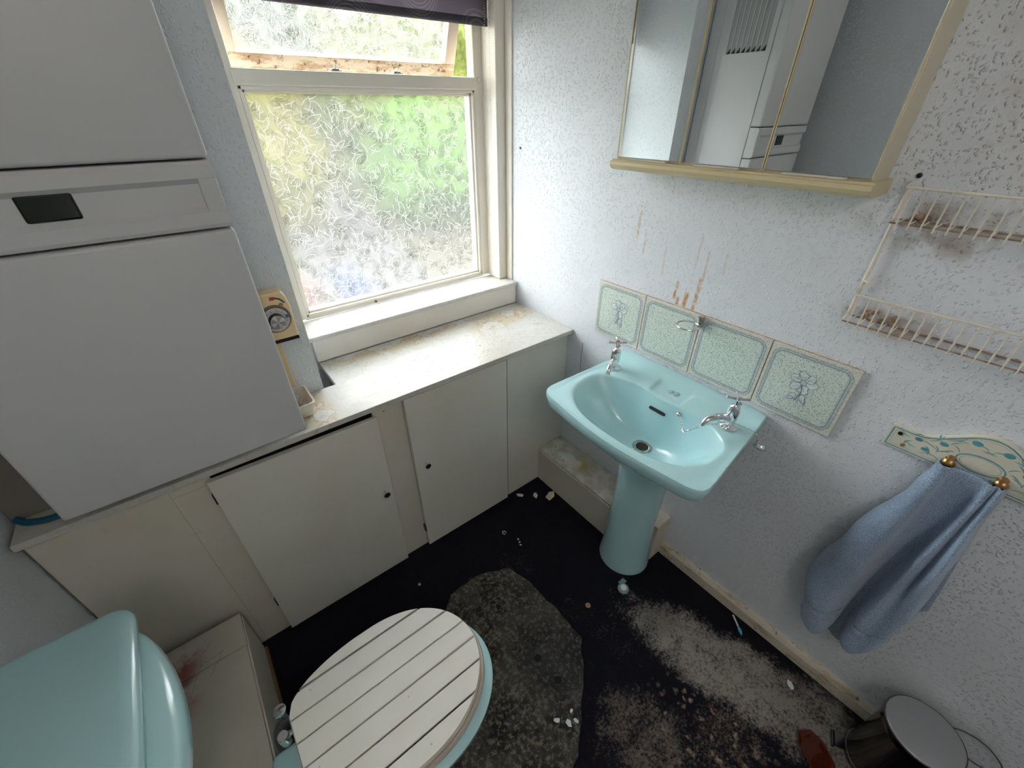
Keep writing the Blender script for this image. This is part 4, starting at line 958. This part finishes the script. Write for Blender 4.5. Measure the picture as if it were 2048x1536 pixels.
# ---------------------------------------------------------------- wire rack
wr = thing('wire_rack', 'two-tier cream coated wire rack with rusty corners on the right wall', 'rack', (1.18, 0, 1.19))
YE = -.40
def tier(zt_, zb__, n):
    f_ = bmesh.new(); bm_tube(f_, [(1.142, .222, zt_), (1.142, YE, zt_)], .0026, 8); obj('top_rail', f_, wire_m, wr, True)
    f_ = bmesh.new(); bm_tube(f_, [(1.142, .222, zb__+.008), (1.142, YE, zb__+.008)], .0018, 6); obj('front_rail', f_, rust_m, wr, True)
    f_ = bmesh.new(); bm_tube(f_, [(1.192, .222, zb__+.008), (1.192, YE, zb__+.008)], .0022, 6); obj('wall_rail', f_, rust_m, wr, True)
    f0 = bmesh.new(); bm_tube(f0, [(1.192, .21, zb__+.0095), (1.150, .21, zb__+.0095), (1.143, .21, zb__+.006), (1.1395, .21, zb__), (1.1395, .21, zb__+.012), (1.1395, .21, zt_-.001)], .0014, 6)
    r0 = obj('rack_rod', f0, wire_m, wr, True)
    for i in range(1, n):
        r_ = r0.copy(); COL.objects.link(r_); r_.location = (0, -i*.0195, 0)
tier(1.472, 1.400, 30); tier(1.256, 1.186, 30)
bm = bmesh.new(); bm_tube(bm, [(1.190, .226, 1.480), (1.190, .226, 1.20)], .0042, 8)
bm_tube(bm, [(1.190, .226, 1.476), (1.142, .222, 1.472)], .0026, 8); bm_tube(bm, [(1.190, .226, 1.408), (1.142, .222, 1.408)], .0022, 8)
bm_tube(bm, [(1.190, .226, 1.277), (1.172, .214, 1.277), (1.150, .224, 1.262), (1.142, .222, 1.256)], .0026, 8); bm_tube(bm, [(1.190, .226, 1.198), (1.142, .222, 1.194)], .0024, 8)
obj('side_wire', bm, wire_m, wr, True)
bm = bmesh.new(); bm_tube(bm, [(1.190, YE, 1.480), (1.190, YE, 1.20)], .0042, 8); obj('side_wire', bm, wire_m, wr, True)
for zz, rr in ((1.398, 0), (1.186, 1)):
    bm = bmesh.new()
    for k in range(16):
        p = Vector((random.uniform(1.180, 1.197), .20-random.random()*(.03 if rr == 0 else .06), zz+.010+random.random()*(.012 if rr == 0 else .02)))
        bmesh.ops.create_icosphere(bm, subdivisions=1, radius=random.uniform(.003, .007), matrix=Matrix.Translation(p))
    o = obj('rust_crust', bm, rust_m, wr, True); o['kind'] = 'stuff'
bm = bmesh.new(); bm_lathe(bm, [(.005, 0), (.0045, .003), (.002, .004)], (1.199, .222, 1.488), (-1, 0, 0), 14); obj('rack_screw', bm, gold_glue, wr)
# wall plug hole
bm = bmesh.new(); bm_lathe(bm, [(.005, 0), (.0045, .0015), (.0015, .0018)], (1.2, 1.471, 1.474), (-1, 0, 0), 14)
tag(obj('wall_plug', bm, gold_glue, base=(1.2, 1.471, 1.474)), 'tiny dark wall plug in the white wallpaper right of the window', 'plug')

# ---------------------------------------------------------------- toilet and cistern
to = thing('toilet', 'turquoise toilet with closed cream tongue-and-groove lid', 'toilet', (.03, .478, 0))
TC = .517
def egg(scale=1., dx=0., a0=-.19, a1=.262, hw=.177, n=48, back=.098):
    pts = []
    xm = .03
    for i in range(n+1):
        th_ = math.pi*(1-2*i/n)/1.0
        pass
    out = []
    for i in range(49):
        t = i/48; a = R(-90+180*t); out.append((xm+(a1-xm)*max(0, math.cos(a))**.92, TC+hw*math.sin(a)))
    side = []
    for i in range(1, 20):
        t = i/19; x = xm+(a0-xm)*t; w = back+(hw-back)*math.sqrt(max(0, 1-t**2.15)); side.append((x, w))
    up_ = [(x, TC+w) for x, w in side]; dn = [(x, TC-w) for x, w in reversed(side)]
    P = out+up_+dn; cx = sum(p[0] for p in P)/len(P)
    return [(.03+(x-.03)*scale+dx, TC+(y-TC)*scale) for x, y in P]
def loft(bm, rings_, cap=True):
    vr = [[bm.verts.new(p) for p in r] for r in rings_]; n = len(vr[0])
    for a, b in zip(vr, vr[1:]):
        for i in range(n): bm.faces.new((a[i], a[(i+1) % n], b[(i+1) % n], b[i]))
    if cap: bm.faces.new(list(reversed(vr[0]))); bm.faces.new(vr[-1])
    bmesh.ops.recalc_face_normals(bm, faces=bm.faces[:])
E = egg()
def er(s, z, dx=0., dy=0.): return [(x+dx, y+dy, z) for x, y in egg(s)]
bm = bmesh.new(); loft(bm, [er(.60, 0, -.03), er(.58, .02, -.03), er(.50, .10, -.04), er(.56, .20, -.03), er(.78, .28, -.01, -.003), er(.96, .335, .012, -.014), er(1.01, .352, .018, -.020), er(1.01, .366, .018, -.020), er(.98, .372, .016, -.016)]); obj('pan', bm, basin_m, to, True, ang=50)
bm = bmesh.new(); bm_box(bm, -.254, -.10, TC-.075, TC+.072, .20, .368, .02, 4); bm_box(bm, -.2535, -.10, TC-.06, TC+.06, 0.0, .21, .015, 3); obj('pan_back', bm, basin_m, to, True)
bm = bmesh.new(); loft(bm, [er(1.0, .3735, .004, -.003), er(1.012, .378, .004, -.003), er(1.012, .390, .004, -.003), er(1.0, .395, .004, -.003)]); obj('seat', bm, seat_d, to, True, ang=60)
ld = None
bm = bmesh.new(); loft(bm, [er(.985, .3965), er(1.0, .400), er(1.0, .410), er(.985, .4135)]); ld = obj('lid', bm, seat_d, to, True, ang=60)
def xr(y, P):
    xs = []
    for (x1, y1), (x2, y2) in zip(P, P[1:]+P[:1]):
        if (y1-y)*(y2-y) <= 0 and y1 != y2: xs.append(x1+(x2-x1)*(y-y1)/(y2-y1))
    return (min(xs), max(xs)) if xs else None
PI_ = egg(.985); ylo, yhi = min(p[1] for p in PI_), max(p[1] for p in PI_); edges = [yhi-.0005, .655, .602, .549, .496, .442, .388, ylo+.0005]
for k in range(7):
    y1, y0 = edges[k]-(.0018 if k else 0), edges[k+1]+(.0018 if k < 6 else 0); L, Rr_ = [], []
    for i in range(25):
        y = y0+(y1-y0)*(.5-.5*math.cos(math.pi*i/24)); q = xr(y, PI_)
        if q and q[1]-q[0] > .002: L.append((q[0], y)); Rr_.append((q[1], y))
    pts = L+list(reversed(Rr_)); bm = bmesh.new(); bm_prism(bm, list(reversed(pts)), 'z', .4136, .4215, .0012); obj('plank', bm, plank_m, ld)
for yy in (TC+.075, TC-.075):
    bm = bmesh.new(); bm_lathe(bm, [(.013, 0), (.013, .030), (.011, .034)], (-.210, yy, .374), n=22); bm_tube(bm, [(-.210, yy, .396), (-.180, yy, .398)], .006, 12)
    obj('hinge', bm, chrome, to, True)
# stop valve and pipe beside the toilet
sv = thing('stop_valve', 'chrome capped stop valve and grey pipe bend left of the toilet lid', 'valve', (-.200, .66, 0))
bm = bmesh.new(); bm_tube(bm, smooth_path([(-.235, .628, .24), (-.235, .645, .29), (-.226, .662, .305), (-.212, .672, .28), (-.208, .676, .2), (-.208, .676, .0)]), .016, 14); obj('pipe_bend', bm, simple('dark_grey_pipe', (.10, .10, .10), .35), sv, True)
bm = bmesh.new(); bm_lathe(bm, [(.010, 0), (.010, .022), (.0155, .024), (.0155, .032), (.011, .034)], (-.208, .670, .335), (-.1, .0, 1), 20); obj('valve_cap', bm, chrome, sv, True)
# cistern
ci = thing('cistern', 'glossy turquoise toilet cistern against the left wall in the near corner', 'cistern', (-.42, .485, .247))
CYc, ZC = .485, .885
bm = bmesh.new()
def crg(f_, hw, z, bow=.03, xb=XL+.002, r=.03, c0=.80):
    out = [(xb, CYc-hw, z), (xb, CYc+hw, z)]
    n = 40
    for i in range(n+1):
        u = 1-2*i/n; q = math.sin(u*math.pi/2); y = CYc+hw*q; x = f_+bow*(1-q*q)
        if abs(q) > c0: x -= r*(1-math.sqrt(max(0, 1-((abs(q)-c0)/(1-c0))**2)))
        out.append((x, y, z))
    return out
loft(bm, [crg(-.425, .17, .247, .01), crg(-.41, .18, .45, .02), crg(-.37, .20, .66, .03), crg(-.318, .216, .78, .047), crg(-.300, .222, .82, .055), crg(-.302, .222, .845, .054), crg(-.310, .218, .856, .050), crg(-.335, .205, .860, .03)]); obj('tank', bm, cist_m, ci, True, ang=60)
bm = bmesh.new(); loft(bm, [crg(-.296, .236, .8605, .006, XL+.001, .03, .86), crg(-.291, .240, .864, .006, XL+.001, .03, .86), crg(-.290, .241, .874, .006, XL+.001, .03, .86), crg(-.292, .239, .881, .005, XL+.001, .03, .86), crg(-.298, .234, .8855, .004, XL+.001, .03, .86), crg(-.308, .226, .8865, .002, XL+.001, .03, .86)])
obj('cistern_lid', bm, cist_m, ci, True, ang=60)

# ---------------------------------------------------------------- pedal bin
bn = thing('pedal_bin', 'small round pedal bin of dark polished steel against the right wall', 'bin', (1.078, -.352, 0))
bc = (1.083, -.352, 0)
bm = bmesh.new(); bm_lathe(bm, [(.080, 0), (.082, .004), (.082, .018), (.079, .020), (.079, .226), (.081, .229), (.081, .236)], bc, n=56); obj('bin_body', bm, steel_d, bn, True)
bm = bmesh.new(); bm_lathe(bm, [(.083, .237), (.0855, .240), (.0855, .252), (.0835, .256), (.0815, .2565)], bc, n=56); obj('lid_rim', bm, steel_d, bn, True)
bm = bmesh.new(); bm_lathe(bm, [(.081, .2566), (.079, .2585), (.06, .2605), (.03, .2615), (.004, .262)], bc, n=56); obj('bin_lid', bm, lid_steel, bn, True)
bm = bmesh.new(); d = Vector((-.36, .93, 0)).normalized(); s = Vector((d.y, -d.x, 0)); c = Vector(bc)
for (u0, u1, z0, z1, w0, w1) in ((.079, .112, .014, .018, .016, .022), (.108, .114, .004, .018, .022, .022)):
    vs = [bm.verts.new(c+d*u+s*w*k+Vector((0, 0, z))) for z in (z0, z1) for (u, w) in ((u0, w0), (u1, w1)) for k in (-1, 1)]
    for f_ in ((0, 1, 3, 2), (4, 6, 7, 5), (0, 4, 5, 1), (2, 3, 7, 6), (0, 2, 6, 4), (1, 5, 7, 3)): bm.faces.new([vs[q] for q in f_])
obj('pedal', bm, steel_d, bn)
bm = bmesh.new(); bm_box(bm, 1.140, 1.172, -.405, -.365, .195, .235, .004); obj('lid_hinge', bm, simple('dark_green_plastic', (.012, .03, .028), .4), bn)
bm = bmesh.new(); bm_tube(bm, smooth_path([(1.16, -.385, .235), (1.175, -.42, .246), (1.185, -.46, .240), (1.185, -.50, .215), (1.180, -.51, .19), (1.170, -.48, .175), (1.160, -.42, .185)]), .0018, 8); obj('carry_handle', bm, simple('grey_wire', (.12, .12, .12), .4, .7), bn, True)

# amber soap dish on the floor
am = thing('amber_dish', 'cut-corner amber glass dish lying on the floor beside the bin', 'dish', (.955, -.225, 0))
def octg(a, b, k, z, rot=R(-35)):
    P = [(a, b*k), (a*k, b), (-a*k, b), (-a, b*k), (-a, -b*k), (-a*k, -b), (a*k, -b), (a, -b*k)]; c_, s_ = math.cos(rot), math.sin(rot)
    return [(.960+x*c_-y*s_, -.232+x*s_+y*c_, z) for x, y in P]
bm = bmesh.new(); loft(bm, [octg(.026, .040, .5, .001), octg(.036, .054, .5, .016), octg(.038, .056, .5, .018), octg(.034, .052, .5, .018), octg(.027, .041, .5, .006)]); obj('dish_body', bm, amber_m, am)

# ---------------------------------------------------------------- bits on the floor
def flake(x, y, s, label, seed, m=paper, name='paper_scrap', z=.0006, cat='scrap', grp=None, asp=.6):
    random.seed(seed); n = random.choice((5, 6, 7)); a0 = random.random()*6; bm = bmesh.new(); rot = random.random()*3
    P = []
    for i in range(n):
        a = a0+2*math.pi*i/n; r = s*random.uniform(.6, 1.1); u, v = r*math.cos(a), r*asp*math.sin(a); P.append((x+u*math.cos(rot)-v*math.sin(rot), y+u*math.sin(rot)+v*math.cos(rot)))
    bm_prism(bm, P, 'z', z, z+.0012)
    for v in bm.verts: v.co.z += .12*abs(v.co.x-x)
    return tag(obj(name, bm, m, base=(x, y, z)), label, cat, grp)
flake(.905, 1.085, .024, 'curled cream paper scrap on the floor by the cupboard strip', 1, grp='paper scraps')
flake(.965, 1.040, .024, 'cream paper scrap lying alone between cupboard and low boxing', 2, grp='paper scraps')
flake(1.022, .990, .036, 'largest cream paper scrap, against the foot of the low boxing', 3, grp='paper scraps')
flake(1.096, -.108, .016, 'small grey chip of rubble on the pale floor patch near the skirting', 5, chip_m, 'rubble_chip', cat='chip')
for i, (x, y, s, l) in enumerate(((.414, .300, .012, 'white plaster chip nearest the toilet lid, on the grey slab edge'), (.437, .272, .014, 'white plaster chip just off the slab edge, largest of its cluster'), (.460, .262, .010, 'white plaster chip at the bottom right of the chip cluster'), (.466, .290, .009, 'white plaster chip at the top right of the chip cluster'))):
    flake(x, y, s, l, 20+i, chip_m, 'plaster_chip', .0046, 'chip', 'plaster chips by the slab')
for i, (x, y, s, l) in enumerate(((.735, .893, .007, 'tiny white crumb, farthest of the row of three on the dark floor'), (.730, .878, .006, 'tiny white crumb, middle of the row of three on the dark floor'), (.724, .864, .007, 'tiny white crumb, nearest of the row of three on the dark floor'))):
    flake(x, y, s, l, 40+i, chip_m, 'plaster_crumb', .0006, 'crumb', 'crumbs in a row')
def washer(x, y, r0, r1, m, label, name='washer'):
    bm = bmesh.new(); n = 24; R_ = []
    for r, z in ((r0, .0006), (r1, .0006), (r1, .003), (r0, .003)): R_.append([bm.verts.new((x+r*math.cos(2*math.pi*i/n), y+r*math.sin(2*math.pi*i/n), z)) for i in range(n)])
    for k in range(4):
        a, b = R_[k], R_[(k+1) % 4]
        for i in range(n): bm.faces.new((a[i], a[(i+1) % n], b[(i+1) % n], b[i]))
    bmesh.ops.recalc_face_normals(bm, faces=bm.faces[:]); return tag(obj(name, bm, m, base=(x, y, .0006)), label, 'washer')
washer(.761, .493, .003, .0095, washer_m, 'tan fibre washer on the dark floor before the pedestal')
washer(.284, .975, .0025, .005, chip_m, 'tiny white ring on the black floor near the cupboard door')
bm = bmesh.new(); bm_tube(bm, [(.703, .948, .0035), (.698, .960, .0035), (.704, .968, .0035), (.712, .963, .0035), (.712, .952, .0035)], .002); tag(obj('cable_clip', bm, chip_m, None, True, base=(.705, .955, .001)), 'small white plastic cable clip on the black floor', 'clip')
bs = thing('broken_brush', 'broken white plastic stick with light blue end lying by the skirting', 'stick', (1.145, .10, 0))
bm = bmesh.new(); bm_tube(bm, [(1.166, .127, .005), (1.140, .094, .005)], .0032); obj('stick', bm, chip_m, bs, True)
bm = bmesh.new(); bm_tube(bm, [(1.139, .093, .005), (1.134, .086, .005), (1.128, .078, .005), (1.122, .071, .004)], [.003, .006, .0055, .002]); obj('blue_end', bm, blue_pl, bs, True)
